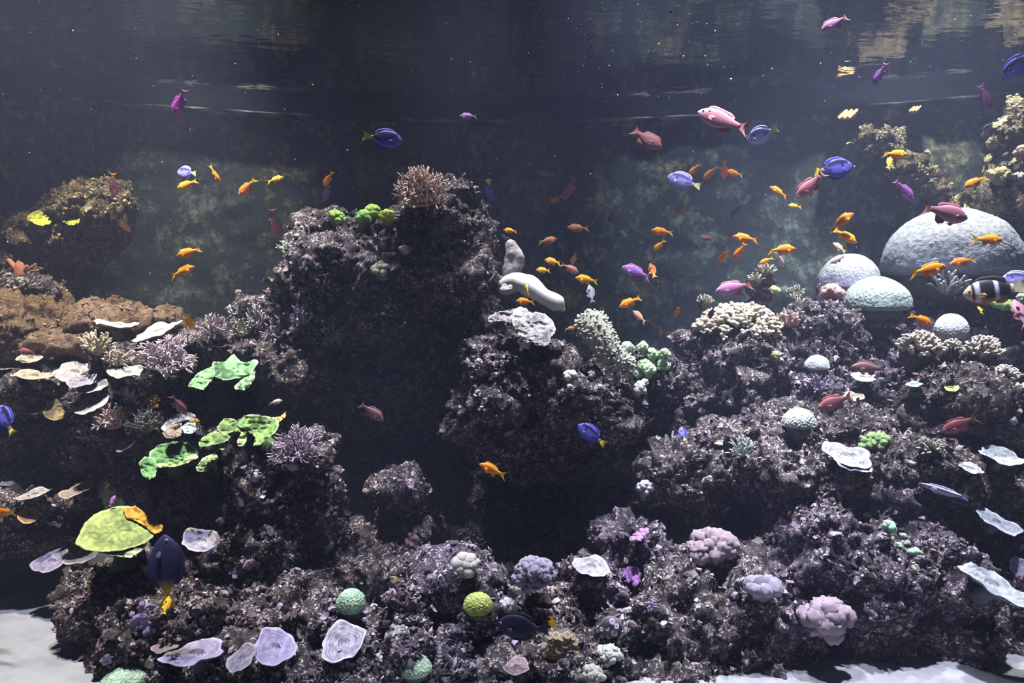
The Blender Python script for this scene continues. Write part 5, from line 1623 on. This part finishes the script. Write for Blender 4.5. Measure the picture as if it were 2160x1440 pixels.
A_, B_, T_ = 'anthias', 'big', 'tang'
LIST = [
    # upper left
    (380, 213, 68, 240, B_, 'magenta', 'magenta fish diving head down near the ledge at the water line', 2.5, 20, 0.2),
    (240, 387, 56, 262, A_, 'rose', 'pink fish with an orange tail swimming down above the brown flecked outcrop', 2.7, 25, 0),
    (394, 364, 50, 172, T_, 'paletang', 'pale violet tang half hidden behind an orange fish', 2.7, 25, 0),
    (397, 388, 52, 203, A_, 'amber', 'orange fish overlapping the pale violet tang', 2.6, 0, 0),
    (453, 365, 44, -62, A_, 'orange', 'slim orange fish seen from above, heading steeply down', 2.7, 20, 0, 70),
    (523, 393, 60, 222, A_, 'coralred', 'red-orange fish heading down beside a small amber fish', 2.6, 15, 0),
    (579, 379, 38, 22, A_, 'amber', 'small amber fish heading up between the red-orange fish and the boulder corals', 2.7, 20, 0),
    (693, 376, 42, 236, A_, 'orange', 'orange fish diving right above a violet fish', 2.7, 15, 0),
    (689, 405, 40, 252, A_, 'violet', 'violet fish below an orange one over the central boulder', 2.8, 20, 0),
    (261, 474, 32, 300, A_, 'salmon', 'small salmon fish below the pink fish with the orange tail', 2.9, 40, 0),
    (580, 468, 70, 274, A_, 'mauve', 'dull mauve fish pointing straight down beside the central boulder', 3.1, 30, 0),
    (674, 470, 24, 200, A_, 'orange', 'tiny orange fish beside the round lime green coral', 2.75, 10, 0),
    # upper middle
    (990, 245, 42, 176, A_, 'violet', 'small lone violet fish high above the central boulder', 2.9, 10, 0),
    (807, 292, 82, -6, T_, 'tang', 'blue tang with a yellow tail above the central boulder', 2.6, 10, 0),
    (1035, 400, 38, 285, T_, 'tang', 'small blue tang heading down beside the orange-pink branching coral', 2.9, 50, 0),
    (1155, 366, 42, 168, A_, 'dull', 'dull orange fish alone above the mauve fish with the long tail', 3.3, 10, 0.3),
    (1203, 394, 60, 240, A_, 'mauve', 'mauve fish with a long upright tail beside a small amber one', 3.2, 20, 0),
    (1174, 419, 32, 205, A_, 'amber', 'small amber fish at the nose of the mauve fish', 3.2, 20, 0),
    (1362, 291, 82, -42, B_, 'maroon', 'maroon fish diving toward the glass in open water', 2.7, -25, 0),
    (1078, 487, 34, 172, A_, 'orange', 'orange fish right beside the top of the central boulder', 2.65, 20, 0.3),
    (1222, 481, 52, 178, A_, 'dull', 'dull orange fish drifting level above the pair of amber fish', 3.0, 0, 0),
    (1288, 456, 26, 265, A_, 'plum', 'faint dark purple fish far back in open water', 3.6, 30, 0),
    # school in the middle
    (1153, 508, 46, 10, A_, 'dull', 'brownish orange fish level with the grey sponge top', 3.0, 0, 0),
    (1168, 552, 40, 165, A_, 'orange', 'orange fish whose tail meets a brown fish, above a similar amber one', 2.7, 25, 0.3),
    (1211, 544, 28, 252, A_, 'salmon', 'small upright salmon fish over the brown fish of the middle school', 2.8, 40, 0),
    (1200, 565, 48, -28, A_, 'salmon', 'brown-pink fish heading down in the middle school', 2.9, 10, 0),
    (1148, 570, 34, 174, A_, 'amber', 'amber fish nearest the grey sponge', 2.7, 25, 0.3),
    (1240, 590, 54, 170, A_, 'amber', 'amber fish right below the brown-pink one', 2.7, 0, 0),
    (1247, 622, 46, 98, A_, 'grey', 'pale grey-lilac fish standing nose up over the fuzzy coral', 2.75, 30, 0),
    (1112, 612, 30, 100, A_, 'yellow', 'slim orange fish upright in front of the white finger sponge', 2.4, 30, 0, 60),
    (1110, 636, 44, 176, A_, 'orange', 'orange fish between the white sponge and the honeycomb coral', 2.4, 20, 0),
    (1331, 636, 56, 205, A_, 'orange', 'orange fish alone in the gap above the bubble corals', 2.5, 0, 0),
    (1345, 575, 70, 158, B_, 'violet', 'violet fish crossing an orange-red one in open water', 2.6, 10, 0),
    (1377, 574, 42, 100, A_, 'coralred', 'orange-red fish upright behind the tail of the violet fish', 2.7, 30, 0.5),
    (1399, 489, 52, 172, A_, 'orange', 'orange fish above a smaller one, over the violet fish', 2.8, 0, 0.3),
    (1392, 516, 36, 226, A_, 'amber', 'smaller amber fish heading down over the violet fish', 2.9, 10, 0),
    (1350, 669, 40, 135, A_, 'salmon', 'salmon-orange fish just above the bubble corals', 2.6, 20, 0),
    (1428, 657, 26, 262, A_, 'orange', 'small orange fish beside the tip of the wide cream colony', 2.7, 40, 0),
    (1393, 698, 24, 285, A_, 'dull', 'tiny dull orange fish right behind the bubble corals', 2.75, 30, 0),
    (1201, 693, 26, 8, A_, 'dull', 'tiny brownish orange fish between honeycomb and fuzzy corals', 2.7, 30, 0),
    (1264, 517, 18, 268, A_, 'dull', 'tiny faint brown fish hanging in open water', 3.5, 30, 0),
    (782, 867, 66, -38, B_, 'brown', 'brown-pink fish in the shadow below the central boulder', 2.4, 10, 0),
    (1248, 917, 70, 145, T_, 'tang', 'vivid blue tang in the shadow under the middle rock', 2.2, 15, 0),
    (1441, 915, 28, 100, T_, 'tang', 'small blue fish at the edge of the craggy rock', 2.4, 40, 0),
    (841, 462, 18, 40, A_, 'salmon', 'tiny salmon fish at the end of the green corals on the boulder', 2.75, 20, 0),
    # upper right
    (1762, 48, 66, 208, B_, 'orchid', 'pink and purple fish highest of all near the surface', 2.4, 10, 0),
    (1857, 153, 54, 248, A_, 'violet', 'violet fish with a pink tail heading down from the surface', 2.6, 20, 0),
    (1530, 257, 122, 156, B_, 'pink', 'big pink fish with a white face and long tail', 2.3, 10, 0.25),
    (1608, 283, 48, 196, T_, 'paletang', 'pale blue tang with a yellow tail just behind the big pink fish', 2.6, 50, 0),
    (1465, 356, 34, 228, A_, 'orange', 'first of four small orange fish in a row, nearest the pale tang below', 2.9, 15, 0),
    (1500, 363, 44, 225, A_, 'dull', 'dull orange fish, second of the row of four', 2.9, 15, 0),
    (1528, 356, 40, 282, A_, 'coralred', 'upright red-orange fish, third of the row of four', 2.9, 40, 0),
    (1551, 366, 42, 166, A_, 'orange', 'orange fish at the end of the row of four', 2.9, 0, 0),
    (1443, 383, 72, 160, T_, 'paletang', 'pale patterned blue tang under the row of four orange fish', 2.6, 15, 0),
    (1644, 406, 48, 150, A_, 'orange', 'orange fish heading up over a smaller yellow-orange one', 2.8, 0, 0),
    (1678, 435, 30, 168, A_, 'yellow', 'small yellow-orange fish under the pink diving fish', 2.8, 20, 0),
    (1757, 356, 90, 10, T_, 'tang', 'blue tang with a yellow tail crossing the pink diving fish', 2.55, 10, 0),
    (1712, 388, 86, 226, B_, 'pink', 'dusky pink fish diving in front of a blue tang', 2.45, 10, 0),
    (1886, 325, 60, -3, A_, 'amber', 'amber fish in front of the brown rock arm', 2.5, 0, 0),
    (1876, 345, 40, 60, A_, 'yellow', 'yellow-orange fish half hidden under the amber one by the rock arm', 2.6, 30, 0),
    (1905, 398, 70, -42, A_, 'violet', 'violet fish with a grey tail below the brown rock arm', 2.6, 15, 0),
    (2060, 382, 54, 206, A_, 'orange', 'orange fish beside the yellow growth at the upper tank edge', 2.6, 10, 0),
    (2077, 203, 68, -60, B_, 'plum', 'dark purple fish heading down near the upper tank edge', 2.7, 15, 0),
    (2150, 134, 66, 228, T_, 'tang', 'blue tang cut by the upper tank edge', 2.5, 35, 0),
    (1989, 447, 118, -12, B_, 'mauve', 'large dusky mauve fish skimming the top of the largest brain coral', 2.4, 10, 0),
    (1555, 440, 44, 236, A_, 'slate', 'dark slate fish far back against the wall', 3.4, 20, 0),
    (1772, 470, 70, 36, A_, 'orange', 'orange fish heading up, crossing the one below it near the medium brain coral', 2.6, 0, 0),
    (1780, 496, 64, -32, A_, 'amber', 'orange fish with a pale belly heading down from the crossing pair', 2.62, 0, 0),
    (1440, 443, 38, 218, A_, 'dull', 'dull thin orange fish beneath the pale patterned tang', 3.1, 20, 0),
    # right school
    (1493, 502, 34, 176, A_, 'maroon', 'faint dark red fish far back', 3.6, 0, 0),
    (1575, 503, 60, 172, A_, 'orange', 'orange fish on top of a group of three above the rock spire', 2.6, 0, 0),
    (1529, 537, 40, 238, A_, 'orange', 'curled orange fish at the outer side of the group of three', 2.65, 30, 0.4),
    (1561, 528, 46, 240, A_, 'orange', 'orange fish diving in the middle of the group of three', 2.62, 15, 0),
    (1646, 527, 66, 4, A_, 'orange', 'orange fish level above a pale pink one, over the rock spire', 2.6, 0, 0),
    (1618, 549, 34, 205, A_, 'amber', 'small orange fish right at the coral tuft of the rock spire', 2.8, 15, 0),
    (1644, 545, 42, -62, A_, 'pale', 'pale pink fish diving beside the rock spire', 2.7, 20, 0),
    (1772, 523, 34, 132, A_, 'salmon', 'small pink-orange fish above the medium brain coral', 2.9, 30, 0),
    (1768, 547, 34, 208, A_, 'pale', 'pale pinkish fish just touching the medium brain coral top', 2.85, 20, 0),
    (1953, 570, 86, 12, A_, 'orange', 'largest orange fish, in front of the shaded base of the largest brain coral', 2.4, 0, 0),
    (2033, 551, 62, 192, A_, 'coralred', 'orange fish with a pink head in front of the largest brain coral', 2.45, 0, 0),
    (2079, 505, 72, -2, A_, 'orange', 'orange fish level across the face of the largest brain coral', 2.45, 0, 0),
    (1552, 606, 84, 192, B_, 'orchid', 'magenta-pink fish resting over the wide cream colony', 2.55, 10, 0),
    (1941, 673, 60, -24, A_, 'orange', 'orange fish heading down to the small round brain coral', 2.5, 10, 0.3),
    (2100, 612, 120, 188, 'clown', 'clown', 'black clownfish with two white bars and a pale face', 2.5, 15, 0),
    (2152, 588, 66, 180, T_, 'paletang', 'violet-blue tang behind the striped clownfish at the tank edge', 2.7, 20, 0),
    (2068, 652, 26, 80, A_, 'yellow', 'small yellow fish under the striped clownfish', 2.5, 40, 0),
    (1837, 776, 84, 176, A_, 'brown', 'dull brown fish gliding over the lilac slope', 2.5, 0, 0),
    (1765, 846, 86, 200, B_, 'maroon', 'red-brown fish in front of the cream plate on the slope', 2.45, 0, 0),
    (2028, 893, 84, 206, B_, 'maroon', 'dull red fish in the dark under the finger coral ledge', 2.4, 10, 0),
    (1502, 657, 30, 262, A_, 'plum', 'small dark purple fish against the wide cream colony', 2.6, 40, 0),
    (2154, 665, 70, 95, B_, 'mauve', 'mauve fish upright at the tank edge under the clownfish', 2.5, 30, 0),
    (1990, 1035, 96, 163, 'wrasse', 'wrasse', 'slender blue and white striped wrasse over the corner boulder', 2.3, 10, 0.2),
    # left
    (401, 531, 60, 197, A_, 'orange', 'upper of two orange fish in the dark beside the central boulder', 2.5, 0, 0),
    (383, 573, 60, 22, A_, 'orange', 'lower of two orange fish in the dark, heading the other way', 2.5, 0, 0),
    (400, 676, 38, 262, A_, 'orange', 'orange fish pointing down at the end of the bright white plate', 2.55, 45, 0),
    (376, 852, 56, -58, B_, 'mauve', 'mauve-pink fish nosing down to the grey clam', 2.3, 15, 0),
    (12, 886, 76, 130, T_, 'tang', 'violet-blue tang cut by the tank edge below the shelf', 2.2, 20, 0),
    (580, 848, 30, 12, A_, 'pale', 'tiny tan fish between the upper and middle green leaf corals', 2.4, 20, 0),
    (57, 741, 44, 178, A_, 'maroon', 'dull red fish over the small tan plate', 2.7, 10, 0),
    # bottom
    (8, 1079, 56, 182, A_, 'orange', 'orange fish cut by the tank edge beside the orange disc polyp', 2.2, 0, 0),
    (350, 1205, 150, 98, T_, 'indigo', 'dark indigo tang upright against the boulder under the big leaf coral', 2.02, 12, 0),
    (350, 1279, 34, 92, A_, 'yellow', 'small yellow-orange fish at the foot of the dark indigo tang', 1.98, 45, 0),
    (236, 1058, 26, 75, A_, 'violet', 'small violet fish peeking over the big leaf coral', 2.4, 30, 0),
    (1042, 992, 68, 156, A_, 'orange', 'lone orange fish in front of the black hollow', 2.2, 0, 0.25),
    (1165, 1310, 40, 282, A_, 'yellow', 'small yellow-orange fish nose down on the tan polyp mound', 1.95, 35, 0),
    (1103, 1322, 112, 178, T_, 'darktang', 'nearly black tang lying low beside the tan polyp mound', 1.98, 10, 0),
]
for (px, py, L, a, sh, pl, lb, d, tn, bd, *ro) in LIST:
    fish(px, py, L, a, sh, pl, lb, d=d, turn=tn, bend=bd, roll=ro[0] if ro else 0)

# ------------------------------------------------------------------ drifting specks in the water
rng = R(77)
mb = MB()
v0, f0 = ico(1)
for i in range(330):
    px, py = rng.uniform(-100, 2260), 700 * rng.beta(1.0, 1.5)
    if rng.rand() < .35:
        px = rng.normal(1380, 130)
        py = abs(rng.normal(90, 110))
    d = rng.uniform(1.3, 2.4)
    if (720 - py) / F * d > SURF - .03:
        continue
    s = d / F * rng.uniform(.7, 1.5) * (1.7 if rng.rand() < .1 else 1)
    mb.add(v0 * np.array((s * rng.uniform(.7, 1.2), s, s * rng.uniform(.8, 1.6))) + P(px, py, d), f0, (.8, .8, .78))
sp = mb.build('drifting_specks', M['coral'])
tag(sp, 'tiny white specks drifting through the open water', 'plankton', kind='stuff')


# two gold glints at the water line, imitated by added glowing bars
def gold_glint(px, py, w, label):
    a0 = math.atan2((px - 1080) / F, 1)
    d = 3.55
    for _ in range(30):                      # walk out to the wall
        p = P(px, py, d)
        r = math.hypot(p[0], p[1] - WALL_Y)
        d += (WALL_R - .09 - r) * .6
    p = P(px, py, d)
    m = d / F
    root = tag(empty('gold_glint', p), label, 'lamp', 'gold glints at the water line')
    root.rotation_euler = (0, 0, -math.atan2(p[0], p[1] - WALL_Y))
    gm, nt, b = nmat('gold_glow', .4)
    b.inputs['Base Color'].default_value = (.9, .6, .2, 1)
    b.inputs['Emission Color'].default_value = (1.0, .66, .28, 1)
    b.inputs['Emission Strength'].default_value = 2.6
    for k in (-1, 0, 1):
        q = MB()
        dx = k * .30 * w * m
        q.tube([(dx - .22 * w * m, 0, -.20 * w * m), (dx, -.003, 0), (dx + .22 * w * m, 0, .20 * w * m)], (.085 * w * m,) * 3, (1, .8, .5), 8)
        q.build('glowing_bar', gm, root)
    q = MB()
    v, f = ico(2)
    q.add(v * np.array((.62 * w * m, .012, .34 * w * m)) + np.array((0, .022, 0)), f, (.25, .17, .08))
    q.build('bar_backing', M['coral'], root)
    q = MB()
    q.add([(sx * .8 * w * m, yy, .27 * w * m + zz) for zz in (0, .004) for sx, yy in ((-1, .04), (1, .04), (1, -.06), (-1, -.06))], [(0, 1, 2, 3), (7, 6, 5, 4), (0, 4, 5, 1), (1, 5, 6, 2), (2, 6, 7, 3), (3, 7, 4, 0)], (.003, .003, .003))
    q.build('added_shield', M['ledge'], root, smooth=False)  # added shield, keeps the bars out of the water's mirror image


gold_glint(1788, 240, 34, 'bigger gold striped glint of glowing bars on the wall at the water line')
gold_glint(1930, 229, 20, 'smaller gold striped glint of glowing bars on the wall at the water line')
